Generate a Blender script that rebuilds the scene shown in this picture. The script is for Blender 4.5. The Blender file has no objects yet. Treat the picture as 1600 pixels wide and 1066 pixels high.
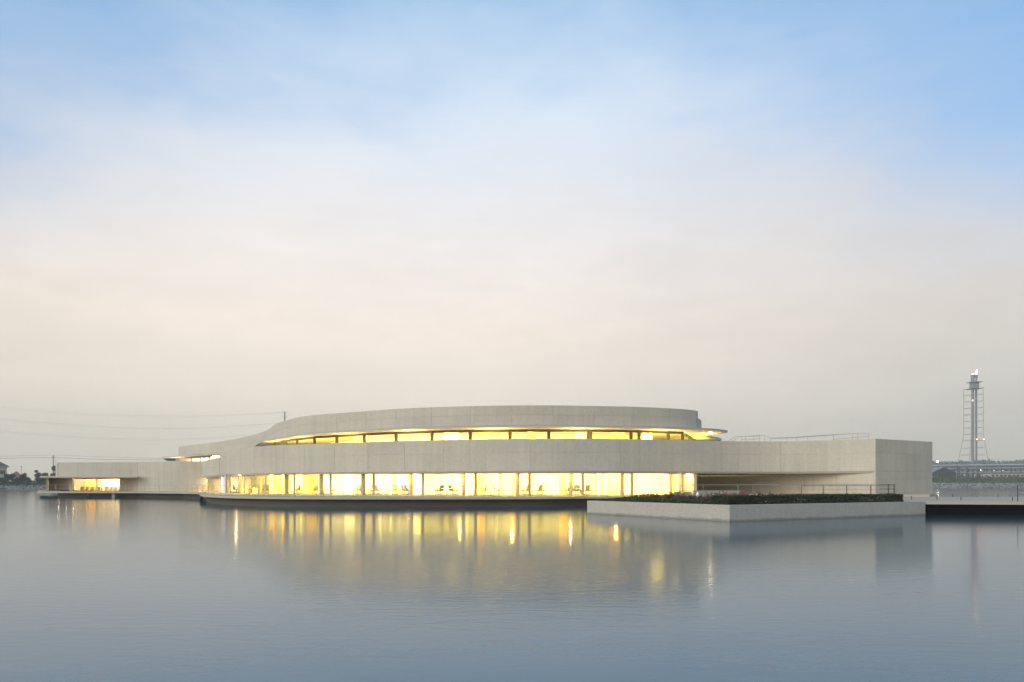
import bpy, bmesh, math, random
from mathutils import Vector, noise
from mathutils.geometry import tessellate_polygon
random.seed(7)
S = bpy.context.scene
COL = S.collection
R = math.radians
EYE = 2.2            # camera height above the water, metres
F = 1067.0           # focal length in pixels of a 1600 px wide frame (24 mm lens)
HOR = 757.5

# ------------------------------------------------------------------ camera
cd = bpy.data.cameras.new('camera')
cam = bpy.data.objects.new('camera', cd); COL.objects.link(cam)
cam.location = (0, 0, EYE); cam.rotation_euler = (R(90), 0, 0)
cd.sensor_width = 36.0; cd.lens = 36.0 * F / 1600
cd.shift_y = (HOR - 533) / 1600
cd.clip_start = 0.1; cd.clip_end = 6000
S.camera = cam

# ------------------------------------------------------------------ sky
W = bpy.data.worlds.new('World'); S.world = W; W.use_nodes = True
nt = W.node_tree; nt.nodes.clear()
def N(t, **k):
    n = nt.nodes.new(t)
    for a, b in k.items(): setattr(n, a, b)
    return n
def ramp(node, stops):
    e = node.color_ramp.elements
    while len(e) > 1: e.remove(e[-1])
    e[0].position = stops[0][0]; e[0].color = (*stops[0][1], 1)
    for p, c in stops[1:]:
        q = e.new(p); q.color = (*c, 1)
L = nt.links.new
EXPO = 0.7
SUN_EL, SUN_DIR = 20.0, Vector((-0.80, -0.62, 0))     # low soft glow behind the camera, to the left
out = N('ShaderNodeOutputWorld'); bg = N('ShaderNodeBackground')
sky = N('ShaderNodeTexSky', sky_type='NISHITA'); sky.sun_disc = False
sky.sun_elevation = R(SUN_EL); sky.sun_rotation = math.atan2(SUN_DIR.x, SUN_DIR.y)
sky.air_density = 1.0; sky.dust_density = 0.5; sky.ozone_density = 3.0
tc = N('ShaderNodeTexCoord')
sep = N('ShaderNodeSeparateXYZ'); L(tc.outputs['Generated'], sep.inputs[0])
# haze and thin cloud: fraction by elevation, broken by stretched noise
mp = N('ShaderNodeMapping'); mp.inputs['Scale'].default_value = (1.6, 1.6, 4.2); mp.inputs['Rotation'].default_value = (0.0, R(-16), R(20))
L(tc.outputs['Generated'], mp.inputs[0])
n1 = N('ShaderNodeTexNoise'); n1.inputs['Scale'].default_value = 1.5; n1.inputs['Detail'].default_value = 7; n1.inputs['Roughness'].default_value = 0.50; n1.inputs['Distortion'].default_value = 0.5
L(mp.outputs[0], n1.inputs['Vector'])
mp2 = N('ShaderNodeMapping'); mp2.inputs['Scale'].default_value = (3.4, 3.4, 12.0); mp2.inputs['Rotation'].default_value = (0.0, R(-9), R(-10))
L(tc.outputs['Generated'], mp2.inputs[0])
n2 = N('ShaderNodeTexNoise'); n2.inputs['Scale'].default_value = 2.0; n2.inputs['Detail'].default_value = 8; n2.inputs['Roughness'].default_value = 0.62; n2.inputs['Distortion'].default_value = 0.3
L(mp2.outputs[0], n2.inputs['Vector'])
def math_(op, a, b=None, c=None):
    m = N('ShaderNodeMath', operation=op)
    for i, v in enumerate((a, b, c)):
        if v is None: continue
        if isinstance(v, (int, float)): m.inputs[i].default_value = v
        else: L(v, m.inputs[i])
    return m.outputs[0]
z = sep.outputs['Z']
dis = math_('ADD', math_('MULTIPLY', math_('SUBTRACT', n1.outputs['Fac'], 0.5), 0.24),
            math_('MULTIPLY', math_('SUBTRACT', n2.outputs['Fac'], 0.5), 0.16))
# the clear patch leans to the right, where the blue comes lower
x2 = math_('MINIMUM', math_('MULTIPLY', sep.outputs['X'], sep.outputs['X']), 0.40)
lean = math_('MULTIPLY', math_('ADD', math_('MULTIPLY', sep.outputs['X'], 0.02), math_('MULTIPLY', x2, 0.70)),
             math_('MINIMUM', math_('MULTIPLY', math_('MAXIMUM', z, 0.0), 2.9), 1.0))
zz = math_('ADD', math_('ADD', z, dis), lean)
cl = N('ShaderNodeValToRGB'); L(zz, cl.inputs[0])
ramp(cl, [(0.0, (1, 1, 1)), (0.39, (0.98,) * 3), (0.48, (0.86,) * 3), (0.55, (0.60,) * 3), (0.62, (0.33,) * 3), (0.74, (0.10,) * 3), (1.0, (0.03,) * 3)])
hz = N('ShaderNodeValToRGB'); L(z, hz.inputs[0])
HZ = [(0.0, (0.66, 0.60, 0.49)), (0.05, (0.74, 0.67, 0.555)), (0.12, (0.87, 0.785, 0.67)), (0.217, (0.94, 0.83, 0.73)), (0.30, (0.90, 0.835, 0.795)),
      (0.38, (0.84, 0.83, 0.85)), (0.48, (0.76, 0.84, 0.94)), (0.58, (0.64, 0.80, 0.96)), (1.0, (0.62, 0.72, 0.86))]
ramp(hz, HZ)
mul = N('ShaderNodeMix', data_type='RGBA', blend_type='MULTIPLY'); mul.inputs[0].default_value = 1.0
ny = N('ShaderNodeValToRGB'); ramp(ny, [(0.0, (0.68, 0.72, 0.76)), (0.08, (0.85, 0.87, 0.89)), (0.20, (1.0, 1.0, 1.0)), (0.35, (1.02, 1.02, 1.01)), (0.50, (0.94, 0.94, 0.93)), (1.0, (1.22, 1.16, 1.08))])
sd_ = SUN_DIR.normalized()
dot = math_('ADD', math_('MULTIPLY', sep.outputs['X'], sd_.x), math_('MULTIPLY', sep.outputs['Y'], sd_.y))   # brighter towards the low sun
L(math_('MULTIPLY_ADD', dot, 0.5, 0.5), ny.inputs[0])
wisp = N('ShaderNodeMix', data_type='RGBA', blend_type='MULTIPLY'); wisp.inputs[0].default_value = 1.0
L(hz.outputs[0], wisp.inputs[6]); L(math_('MULTIPLY_ADD', n2.outputs['Fac'], 0.22, 0.90), wisp.inputs[7])
L(wisp.outputs[2], mul.inputs[6]); L(ny.outputs[0], mul.inputs[7])
st = N('ShaderNodeMix', data_type='RGBA', blend_type='MULTIPLY'); st.inputs[0].default_value = 1.0
L(sky.outputs[0], st.inputs[6]); st.inputs[7].default_value = (0.66, 0.95, 1.02, 1)
blue = N('ShaderNodeMix', data_type='RGBA'); blue.inputs[0].default_value = 0.6      # evened with a clear dusk blue
L(st.outputs[2], blue.inputs[6]); blue.inputs[7].default_value = tuple(c / 0.15 / 2 ** EXPO for c in (0.21, 0.45, 0.80)) + (1,)
SKY_STR = 0.15
mx = N('ShaderNodeMix', data_type='RGBA')
sc10 = N('ShaderNodeMix', data_type='RGBA', blend_type='MULTIPLY'); sc10.inputs[0].default_value = 1.0
L(mul.outputs[2], sc10.inputs[6]); sc10.inputs[7].default_value = (1.06 / SKY_STR / 2 ** EXPO,) * 3 + (1,)
L(cl.outputs[0], mx.inputs[0]); L(blue.outputs[2], mx.inputs[6]); L(sc10.outputs[2], mx.inputs[7])
L(mx.outputs[2], bg.inputs[0]); bg.inputs[1].default_value = SKY_STR
L(bg.outputs[0], out.inputs[0])

# ------------------------------------------------------------------ sun
sd = bpy.data.lights.new('sun', 'SUN'); sd.energy = 1.5; sd.angle = R(50); sd.color = (1.0, 0.91, 0.80)
sun = bpy.data.objects.new('sun', sd); COL.objects.link(sun)
to_sun = SUN_DIR.normalized() * math.cos(R(SUN_EL)) + Vector((0, 0, math.sin(R(SUN_EL))))
sun.rotation_euler = to_sun.to_track_quat('Z', 'Y').to_euler()

S.view_settings.view_transform = 'Standard'; S.view_settings.look = 'None'
S.view_settings.exposure = EXPO; S.view_settings.gamma = 1.0; S.view_settings.use_curve_mapping = False
S.render.engine = 'CYCLES'
S.cycles.use_denoising = True
S.cycles.max_bounces = 8; S.cycles.diffuse_bounces = 5; S.cycles.glossy_bounces = 4; S.cycles.transparent_max_bounces = 12
S.cycles.volume_bounces = 2
S.cycles.sample_clamp_indirect = 6.0
S.cycles.caustics_reflective = False; S.cycles.caustics_refractive = False

# ------------------------------------------------------------------ helpers
def at(px, d): return Vector(((px - 800) / F * d, d))
def curve(pts, step=0.6):
    """smooth plan curve through points, sampled every step metres"""
    P = [Vector(p) for p in pts]; n = len(P)
    d = [max((P[i + 1] - P[i]).length, 1e-6) for i in range(n - 1)]
    T = []
    for i in range(n):
        if i == 0: T.append((P[1] - P[0]) / d[0])
        elif i == n - 1: T.append((P[-1] - P[-2]) / d[-1])
        else:
            a, b = (P[i] - P[i - 1]) / d[i - 1], (P[i + 1] - P[i]) / d[i]
            T.append((a * d[i] + b * d[i - 1]) / (d[i] + d[i - 1]))
    o = []
    for i in range(n - 1):
        k = max(1, int(round(d[i] / step)))
        for j in range(k):
            t = j / k; t2, t3 = t * t, t * t * t
            o.append(P[i] * (2 * t3 - 3 * t2 + 1) + T[i] * d[i] * (t3 - 2 * t2 + t) + P[i + 1] * (-2 * t3 + 3 * t2) + T[i + 1] * d[i] * (t3 - t2))
    o.append(P[-1].copy()); return o
def offset(c, a):
    """shift a plan curve to its left (away from the camera when it runs left to right)"""
    o = []
    for i in range(len(c)):
        t = c[min(i + 1, len(c) - 1)] - c[max(i - 1, 0)]
        t.normalize(); o.append(c[i] + Vector((-t.y, t.x)) * a)
    return o
def lengths(c):
    s = [0.0]
    for i in range(len(c) - 1): s.append(s[-1] + (c[i + 1] - c[i]).length)
    return s
def cut(c, s0, s1):
    s = lengths(c); o = []
    def pt(v):
        for i in range(len(c) - 1):
            if v <= s[i + 1] or i == len(c) - 2:
                t = (v - s[i]) / max(s[i + 1] - s[i], 1e-9); return c[i].lerp(c[i + 1], t)
    o.append(pt(s0)); o += [c[i] for i in range(len(c)) if s0 + 0.05 < s[i] < s1 - 0.05]; o.append(pt(s1)); return o

def link(name, bm, mat, parent=None, smooth=False):
    bmesh.ops.recalc_face_normals(bm, faces=bm.faces)
    me = bpy.data.meshes.new(name); bm.to_mesh(me); bm.free()
    if smooth: me.polygons.foreach_set('use_smooth', [True] * len(me.polygons))
    return place(name, me, mat, parent)
def place(name, me, mat, parent=None):
    if mat and not me.materials: me.materials.append(mat)
    o = bpy.data.objects.new(name, me); COL.objects.link(o)
    if parent: o.parent = parent
    return o
def tag(o, label=None, cat=None, group=None, kind=None):
    if label: o['label'] = label
    if cat: o['category'] = cat
    if group: o['group'] = group
    if kind: o['kind'] = kind
    return o
def empty(name, label, cat, loc=(0, 0, 0), rz=0.0, group=None):
    o = bpy.data.objects.new(name, None); COL.objects.link(o); o.empty_display_size = 0.3
    o.location = loc; o.rotation_euler = (0, 0, rz); return tag(o, label, cat, group)
def copy_tree(o, parent=None):
    c = o.copy(); COL.objects.link(c)
    if parent: c.parent = parent
    for ch in list(o.children): copy_tree(ch, c)
    return c
def prism(bm, poly, z0, z1):
    """closed slab over a plan polygon"""
    n = len(poly)
    lo = [bm.verts.new((p[0], p[1], z0)) for p in poly]; hi = [bm.verts.new((p[0], p[1], z1)) for p in poly]
    tri = tessellate_polygon([[Vector((p[0], p[1], 0)) for p in poly]])
    for a, b, c in tri:
        for v in (lo, hi):
            try: bm.faces.new((v[a], v[b], v[c]))
            except ValueError: pass
    for i in range(n):
        j = (i + 1) % n
        try: bm.faces.new((lo[i], lo[j], hi[j], hi[i]))
        except ValueError: pass
    return bm
def strip(bm, c, z0, z1, a0, a1, flare=0.0):
    """wall along a plan curve between two offsets; flare pulls its lower edge inward"""
    f0, f1, b = offset(c, a0 + flare), offset(c, a0), offset(c, a1)
    n = len(c); q = []
    for i in range(n):
        q.append([bm.verts.new((*f0[i], z0)), bm.verts.new((*f1[i], z1)), bm.verts.new((*b[i], z1)), bm.verts.new((*b[i], z0))])
    for i in range(n - 1):
        for k in range(4): bm.faces.new((q[i][k], q[i + 1][k], q[i + 1][(k + 1) % 4], q[i][(k + 1) % 4]))
    bm.faces.new(q[0]); bm.faces.new(q[-1]); return bm
def box(bm, x0, x1, y0, y1, z0, z1):
    v = [bm.verts.new((x, y, zz_)) for zz_ in (z0, z1) for x, y in ((x0, y0), (x1, y0), (x1, y1), (x0, y1))]
    for f in ((0, 1, 2, 3), (4, 5, 6, 7), (0, 1, 5, 4), (1, 2, 6, 5), (2, 3, 7, 6), (3, 0, 4, 7)): bm.faces.new([v[i] for i in f])
    return bm
def obox(bm, p, q, th, z0, z1):
    """box between two plan points, th thick"""
    p, q = Vector(p), Vector(q); t = (q - p).normalized(); n_ = Vector((-t.y, t.x)) * th / 2
    return prism(bm, [p - n_, q - n_, q + n_, p + n_], z0, z1)
def tube(bm, pts, r, seg=6, r1=None):
    P = [Vector(p) for p in pts]; rings = []
    for i, p in enumerate(P):
        t = (P[min(i + 1, len(P) - 1)] - P[max(i - 1, 0)]).normalized()
        u = t.orthogonal().normalized() if abs(t.z) > 0.95 else t.cross(Vector((0, 0, 1))).normalized()
        w = t.cross(u); rr = r if r1 is None else r + (r1 - r) * i / max(1, len(P) - 1)
        rings.append([bm.verts.new(p + (u * math.cos(2 * math.pi * k / seg) + w * math.sin(2 * math.pi * k / seg)) * rr) for k in range(seg)])
    for a, b in zip(rings, rings[1:]):
        for k in range(seg): bm.faces.new((a[k], a[(k + 1) % seg], b[(k + 1) % seg], b[k]))
    bm.faces.new(rings[0]); bm.faces.new(rings[-1]); return bm
def B(): return bmesh.new()

# ------------------------------------------------------------------ materials
def mat(name, col, rough=0.7, metal=0.0, spec=0.3, vary=None, bump=None, rnd=0.0, emit=None):
    m = bpy.data.materials.new(name); m.use_nodes = True; t = m.node_tree; p = t.nodes['Principled BSDF']
    p.inputs['Base Color'].default_value = (*col, 1); p.inputs['Roughness'].default_value = rough
    p.inputs['Metallic'].default_value = metal; p.inputs['Specular IOR Level'].default_value = spec
    if emit: p.inputs['Emission Color'].default_value = (*emit[0], 1); p.inputs['Emission Strength'].default_value = emit[1]
    def nn(ty, **k):
        n = t.nodes.new(ty)
        for a, b in k.items(): setattr(n, a, b)
        return n
    if vary:                                   # list of (scale xyz, amplitude, detail)
        co = nn('ShaderNodeTexCoord'); last = None
        for scl, amp, det in vary:
            mpn = nn('ShaderNodeMapping'); mpn.inputs['Scale'].default_value = scl
            t.links.new(co.outputs['Object'], mpn.inputs[0])
            no = nn('ShaderNodeTexNoise'); no.inputs['Scale'].default_value = 1.0; no.inputs['Detail'].default_value = det; no.inputs['Roughness'].default_value = 0.6
            t.links.new(mpn.outputs[0], no.inputs['Vector'])
            mm = nn('ShaderNodeMath', operation='MULTIPLY_ADD'); t.links.new(no.outputs['Fac'], mm.inputs[0])
            mm.inputs[1].default_value = amp * 2; mm.inputs[2].default_value = -amp
            if last is None: last = mm.outputs[0]
            else:
                ad = nn('ShaderNodeMath', operation='ADD'); t.links.new(last, ad.inputs[0]); t.links.new(mm.outputs[0], ad.inputs[1]); last = ad.outputs[0]
        if rnd:
            oi = nn('ShaderNodeObjectInfo'); mm = nn('ShaderNodeMath', operation='MULTIPLY_ADD'); t.links.new(oi.outputs['Random'], mm.inputs[0])
            mm.inputs[1].default_value = rnd * 2; mm.inputs[2].default_value = -rnd
            ad = nn('ShaderNodeMath', operation='ADD'); t.links.new(last, ad.inputs[0]); t.links.new(mm.outputs[0], ad.inputs[1]); last = ad.outputs[0]
        one = nn('ShaderNodeMath', operation='ADD'); t.links.new(last, one.inputs[0]); one.inputs[1].default_value = 1.0
        mu = nn('ShaderNodeMix', data_type='RGBA', blend_type='MULTIPLY'); mu.inputs[0].default_value = 1.0
        mu.inputs[6].default_value = (*col, 1); t.links.new(one.outputs[0], mu.inputs[7])
        t.links.new(mu.outputs[2], p.inputs['Base Color'])
    if bump:                                   # (scale xyz, strength, distance)
        co = nn('ShaderNodeTexCoord'); mpn = nn('ShaderNodeMapping'); mpn.inputs['Scale'].default_value = bump[0]
        t.links.new(co.outputs['Object'], mpn.inputs[0])
        no = nn('ShaderNodeTexNoise'); no.inputs['Scale'].default_value = 1.0; no.inputs['Detail'].default_value = 4
        t.links.new(mpn.outputs[0], no.inputs['Vector'])
        bu = nn('ShaderNodeBump'); bu.inputs['Strength'].default_value = bump[1]; bu.inputs['Distance'].default_value = bump[2]
        t.links.new(no.outputs['Fac'], bu.inputs['Height']); t.links.new(bu.outputs[0], p.inputs['Normal'])
    return m
CONC = mat('white concrete', (0.475, 0.438, 0.350), 0.85, spec=0.15, rnd=0.035,
           vary=[((0.16, 0.16, 0.22), 0.15, 4), ((2.2, 2.2, 0.09), 0.15, 3), ((4.0, 4.0, 4.0), 0.15, 5), ((12, 12, 8), 0.12, 3)],
           bump=((6, 6, 6), 0.25, 0.01))
CONC_S = mat('smooth concrete', (0.46, 0.425, 0.345), 0.8, spec=0.2, vary=[((0.3, 0.3, 0.3), 0.08, 4), ((9, 9, 9), 0.12, 4)])
DECKM = mat('pale terrace paving', (0.45, 0.385, 0.30), 0.85, spec=0.1, vary=[((0.35, 0.35, 0.35), 0.08, 4), ((7, 7, 7), 0.08, 3)])
PLANTM = mat('planter concrete', (0.42, 0.39, 0.325), 0.85, spec=0.15, vary=[((0.35, 0.35, 0.6), 0.09, 4), ((3, 3, 0.3), 0.08, 3), ((9, 9, 9), 0.34, 5)], bump=((11, 11, 11), 0.3, 0.008))
DARKC = mat('dark mottled concrete', (0.085, 0.075, 0.06), 0.7, vary=[((0.5, 0.5, 1.5), 0.2, 4)])  # dark brown foundation concrete, mottled at random
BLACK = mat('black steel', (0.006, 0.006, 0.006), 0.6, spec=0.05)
WHITE = mat('white interior plaster', (0.80, 0.78, 0.72), 0.85, spec=0.1, vary=[((0.4, 0.4, 0.4), 0.03, 2)])
FLOORM = mat('pale timber floor', (0.52, 0.44, 0.33), 0.45, vary=[((0.6, 6, 1), 0.12, 3)])
WOOD = mat('honey timber panel', (0.55, 0.36, 0.13), 0.55, vary=[((1, 1, 7), 0.10, 3)])
FRAME = mat('grey window frame', (0.30, 0.275, 0.225), 0.5, vary=[((1, 1, 1), 0.05, 2)])
FRAME_D = mat('dark bronze frame', (0.13, 0.11, 0.07), 0.45, vary=[((1, 1, 1), 0.08, 2)])
STEEL = mat('brushed steel rail', (0.34, 0.31, 0.26), 0.42, metal=0.6, vary=[((2, 2, 2), 0.06, 2)])
CHAIRM = mat('black mesh fabric', (0.014, 0.013, 0.010), 0.7, vary=[((9, 9, 9), 0.2, 2)])
CHROME = mat('dark grey metal', (0.05, 0.048, 0.04), 0.4, metal=0.3, vary=[((4, 4, 4), 0.06, 2)])
def glass(name, tint=(0.97, 0.97, 0.94)):
    m = bpy.data.materials.new(name); m.use_nodes = True; t = m.node_tree; t.nodes.clear()
    o = t.nodes.new('ShaderNodeOutputMaterial'); tr = t.nodes.new('ShaderNodeBsdfTransparent'); gl = t.nodes.new('ShaderNodeBsdfGlossy')
    lw = t.nodes.new('ShaderNodeLayerWeight'); lw.inputs['Blend'].default_value = 0.5
    pw = t.nodes.new('ShaderNodeMath'); pw.operation = 'POWER'; t.links.new(lw.outputs['Facing'], pw.inputs[0]); pw.inputs[1].default_value = 5.0
    fr = t.nodes.new('ShaderNodeMath'); fr.operation = 'MULTIPLY_ADD'; t.links.new(pw.outputs[0], fr.inputs[0]); fr.inputs[1].default_value = 0.7; fr.inputs[2].default_value = 0.035; mi = t.nodes.new('ShaderNodeMixShader')
    tr.inputs[0].default_value = (*tint, 1); gl.inputs['Roughness'].default_value = 0.02
    t.links.new(fr.outputs[0], mi.inputs[0]); t.links.new(tr.outputs[0], mi.inputs[1]); t.links.new(gl.outputs[0], mi.inputs[2]); t.links.new(mi.outputs[0], o.inputs[0])
    return m
GLASS = glass('clear glass')
def emat(name, col, s):
    m = mat(name, (0.8, 0.8, 0.8), emit=(col, s)); return m
def leafmat(name, a, b):
    m = bpy.data.materials.new(name); m.use_nodes = True; t = m.node_tree; p = t.nodes['Principled BSDF']
    g = t.nodes.new('ShaderNodeNewGeometry'); r = t.nodes.new('ShaderNodeValToRGB'); t.links.new(g.outputs['Random Per Island'], r.inputs[0])
    r.color_ramp.elements[0].color = (*a, 1); r.color_ramp.elements[1].color = (*b, 1)
    t.links.new(r.outputs[0], p.inputs['Base Color']); p.inputs['Roughness'].default_value = 0.6; p.inputs['Specular IOR Level'].default_value = 0.25
    return m
LEAF_D = leafmat('dark hedge leaf', (0.018, 0.026, 0.010), (0.058, 0.066, 0.024))
LEAF_G = leafmat('ground cover leaf', (0.030, 0.036, 0.013), (0.085, 0.085, 0.034))
LEAF_R = leafmat('reddish leaf', (0.12, 0.045, 0.030), (0.24, 0.11, 0.06))
LEAF_T = leafmat('tree leaf', (0.030, 0.045, 0.025), (0.075, 0.095, 0.05))
LEAF_P = leafmat('pale tree leaf', (0.07, 0.09, 0.05), (0.14, 0.16, 0.09))
BARK = mat('bark', (0.09, 0.075, 0.055), 0.9, vary=[((4, 4, 1), 0.2, 3)])
GRASS = mat('rough grass bank', (0.060, 0.075, 0.026), 0.95, spec=0.1, vary=[((0.12, 0.12, 0.12), 0.35, 5), ((1.2, 1.2, 1.2), 0.3, 4)])
ROCK = leafmat('rubble stone', (0.04, 0.04, 0.034), (0.33, 0.31, 0.26))
SOIL = mat('planting soil', (0.045, 0.04, 0.028), 0.95, vary=[((3, 3, 3), 0.3, 3)])

def tide(m, top, dark):
    """uneven damp line where the lake laps the concrete"""
    t = m.node_tree; p = t.nodes['Principled BSDF']; src = p.inputs['Base Color'].links[0].from_socket
    co = t.nodes.new('ShaderNodeTexCoord'); sp = t.nodes.new('ShaderNodeSeparateXYZ'); t.links.new(co.outputs['Object'], sp.inputs[0])
    no = t.nodes.new('ShaderNodeTexNoise'); no.inputs['Scale'].default_value = 1.1; no.inputs['Detail'].default_value = 5; t.links.new(co.outputs['Object'], no.inputs['Vector'])
    a = t.nodes.new('ShaderNodeMath'); a.operation = 'MULTIPLY_ADD'; t.links.new(no.outputs['Fac'], a.inputs[0]); a.inputs[1].default_value = -0.22; t.links.new(sp.outputs['Z'], a.inputs[2])
    r = t.nodes.new('ShaderNodeMapRange'); t.links.new(a.outputs[0], r.inputs[0]); r.inputs[1].default_value = top - 0.16; r.inputs[2].default_value = top - 0.05; r.inputs[3].default_value = dark; r.inputs[4].default_value = 1.0
    mu = t.nodes.new('ShaderNodeMix'); mu.data_type = 'RGBA'; mu.blend_type = 'MULTIPLY'; mu.inputs[0].default_value = 1.0
    t.links.new(src, mu.inputs[6]); t.links.new(r.outputs[0], mu.inputs[7]); t.links.new(mu.outputs[2], p.inputs['Base Color'])
tide(PLANTM, 0.10, 0.62)
# water: clear reflecting surface over murky blue, wind ripples that come and go in patches
WM = bpy.data.materials.new('lake water'); WM.use_nodes = True; t = WM.node_tree; p = t.nodes['Principled BSDF']
p.inputs['Base Color'].default_value = (0.004, 0.095, 0.150, 1); p.inputs['Roughness'].default_value = 0.10; p.inputs['IOR'].default_value = 1.333
p.inputs['Specular IOR Level'].default_value = 0.5
co = t.nodes.new('ShaderNodeTexCoord')
def wn(scale, detail, dist=0.0):
    mpn = t.nodes.new('ShaderNodeMapping'); mpn.inputs['Scale'].default_value = scale; t.links.new(co.outputs['Object'], mpn.inputs[0])
    no = t.nodes.new('ShaderNodeTexNoise'); no.inputs['Scale'].default_value = 1.0; no.inputs['Detail'].default_value = detail; no.inputs['Distortion'].default_value = dist
    t.links.new(mpn.outputs[0], no.inputs['Vector']); return no.outputs['Fac']
def wm(op, a, b):
    m = t.nodes.new('ShaderNodeMath'); m.operation = op
    for i, v in enumerate((a, b)):
        if isinstance(v, (int, float)): m.inputs[i].default_value = v
        else: t.links.new(v, m.inputs[i])
    return m.outputs[0]
fine, mid, patch = wn((2.1, 4.8, 1), 4, 0.6), wn((0.35, 0.75, 1), 3, 0.3), wn((0.035, 0.07, 1), 3, 0.5)
pr = t.nodes.new('ShaderNodeMapRange'); t.links.new(patch, pr.inputs[0]); pr.inputs[1].default_value = 0.36; pr.inputs[2].default_value = 0.66; pr.inputs[3].default_value = 0.35; pr.inputs[4].default_value = 1.0
h = wm('ADD', wm('MULTIPLY', wm('MULTIPLY', fine, pr.outputs[0]), 0.0066), wm('MULTIPLY', mid, 0.003))
bu = t.nodes.new('ShaderNodeBump'); bu.inputs['Strength'].default_value = 1.0; bu.inputs['Distance'].default_value = 1.0
t.links.new(h, bu.inputs['Height']); t.links.new(bu.outputs[0], p.inputs['Normal'])

# ------------------------------------------------------------------ water, land
bm = B(); vs = [bm.verts.new(v) for v in ((-1600, -60, 0), (1600, -60, 0), (1600, 1600, 0), (-1600, 1600, 0))]; bm.faces.new(vs)
tag(link('water', bm, WM), kind='structure')

wl = t.nodes.new('ShaderNodeLayerWeight'); wl.inputs['Blend'].default_value = 0.5      # less of the water body shows at a glancing view
wp = t.nodes.new('ShaderNodeMath'); wp.operation = 'POWER'; t.links.new(wl.outputs['Facing'], wp.inputs[0]); wp.inputs[1].default_value = 9.0
wx = t.nodes.new('ShaderNodeMix'); wx.data_type = 'RGBA'; t.links.new(wp.outputs[0], wx.inputs[0])
wx.inputs[6].default_value = (0.002, 0.140, 0.215, 1); wx.inputs[7].default_value = (0.010, 0.018, 0.020, 1); t.links.new(wx.outputs[2], p.inputs['Base Color'])
# far banks: stations X -> (water line, bank edge height, plateau height)
ST = [(-1600, 274, 1.75, 2.0), (-500, 275, 1.75, 2.0), (-240, 276, 1.75, 2.0), (-170, 278, 1.75, 2.0), (-120, 290, 1.8, 2.2), (0, 380, 2.4, 4), (120, 424, 3.0, 6.2), (250, 427, 3.0, 6.2), (380, 428, 3.0, 6.2), (1600, 430, 3.0, 6.2)]
def station(x):
    for a, b in zip(ST, ST[1:]):
        if x <= b[0]:
            k = (x - a[0]) / (b[0] - a[0]); return [a[i] + (b[i] - a[i]) * k for i in range(4)]
    return list(ST[-1])
bm = B(); rows = []
xs = sorted(set([s[0] for s in ST] + list(range(-300, 401, 6))))
for x in xs:
    _, w, e, pz = station(x); j = lambda a: (noise.noise(Vector((x * 0.13, a, 0)))) * 0.35
    rows.append([bm.verts.new(v) for v in ((x, w - 0.5, -0.6), (x, w + 8, e), (x, w + 10, e + 0.02), (x, w + 20, pz - 0.4 + j(3)), (x, w + 27, pz), (x, 1600, pz + 1))])
for a, b in zip(rows, rows[1:]):
    for k in range(5): bm.faces.new((a[k], b[k], b[k + 1], a[k + 1]))
tag(link('ground', bm, GRASS), kind='structure')
# rubble: thousands of stones a pixel or three across, one mesh per bank
def rubble(x0, x1, n, smin, smax):
    bm = B()
    for _ in range(n):
        x = random.uniform(x0, x1); _, w, e, pz = station(x); k = random.uniform(0.02, 1.0)
        c = Vector((x, w - 0.5 + 8.5 * k, -0.6 + (e + 0.6) * k)); s = random.uniform(smin, smax)
        v = bmesh.ops.create_icosphere(bm, subdivisions=1, radius=s / 2)['verts']
        sc = Vector((random.uniform(.8, 1.4), random.uniform(.7, 1.1), random.uniform(.6, 1.0)))
        for q in v: q.co = Vector((q.co.x * sc.x, q.co.y * sc.y, q.co.z * sc.z)) * random.uniform(.8, 1.2) + c
    o = link('rubble', bm, ROCK); return o
tag(rubble(-245, -165, 1500, 0.5, 1.1), kind='stuff')
tag(rubble(232, 350, 2600, 0.7, 1.7), kind='stuff')

# ------------------------------------------------------------------ plan curves of the building
BAND = curve([at(*q) for q in ((343, 100.6), (365, 92), (400, 85), (480, 80), (560, 76.5), (640, 74), (720, 72), (800, 71), (870, 70.5), (950, 70.8), (1020, 71.8), (1080, 73), (1140, 74.5), (1220, 75), (1300, 73.3), (1368, 70.7))])
BAND_L = curve([at(316, 116), at(330, 107.5), at(342.6, 100.9)])
ENDW = [at(1368, 70.7), at(1412, 73.1), at(1457, 75.8)]
WIN = curve([at(*q) for q in ((355, 95), (375, 91), (405.5, 87.3), (448.5, 84), (502, 81), (567.5, 79), (642, 77.2), (724, 75.8), (808.5, 74.8), (892, 74.4), (972, 74.8), (1063, 76))], 0.4)
UPW = curve([at(*q) for q in ((280, 154), (340, 137), (380, 124), (405, 114), (420, 106), (428, 98.5), (436, 94.5), (445, 92), (480, 85.3), (560, 80.5), (640, 76.8), (720, 75), (800, 74.1), (860, 74), (920, 74.5), (1000, 75.6), (1080, 78.6), (1088.5, 79.4))])
SLAB = curve([at(*q) for q in ((253, 157), (280, 152.7), (342, 136), (380, 122), (396, 112), (401, 106), (410, 99), (425, 95.2), (445, 91.2), (480, 84.8), (560, 80), (640, 76.3), (720, 74.5), (800, 73.6), (860, 73.5), (920, 73.9), (1000, 74.8), (1080, 77), (1120, 79), (1136.5, 81.2))])
VIN = curve([at(*q) for q in ((429, 101), (436, 97.6), (445, 95.3), (465, 91.4), (490, 88), (530, 85), (560, 83), (640, 79.4), (720, 77.4), (800, 76.7), (900, 76.6), (1000, 77.8), (1067, 80))], 0.4)
Z0, ZS, ZB, ZU, ZT = 1.0, 3.63, 6.96, 8.40, 10.80    # deck, lower soffit, band top, upper soffit, upper parapet top
def px_of(p_): return 800 + F * p_.x / p_.y
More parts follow.
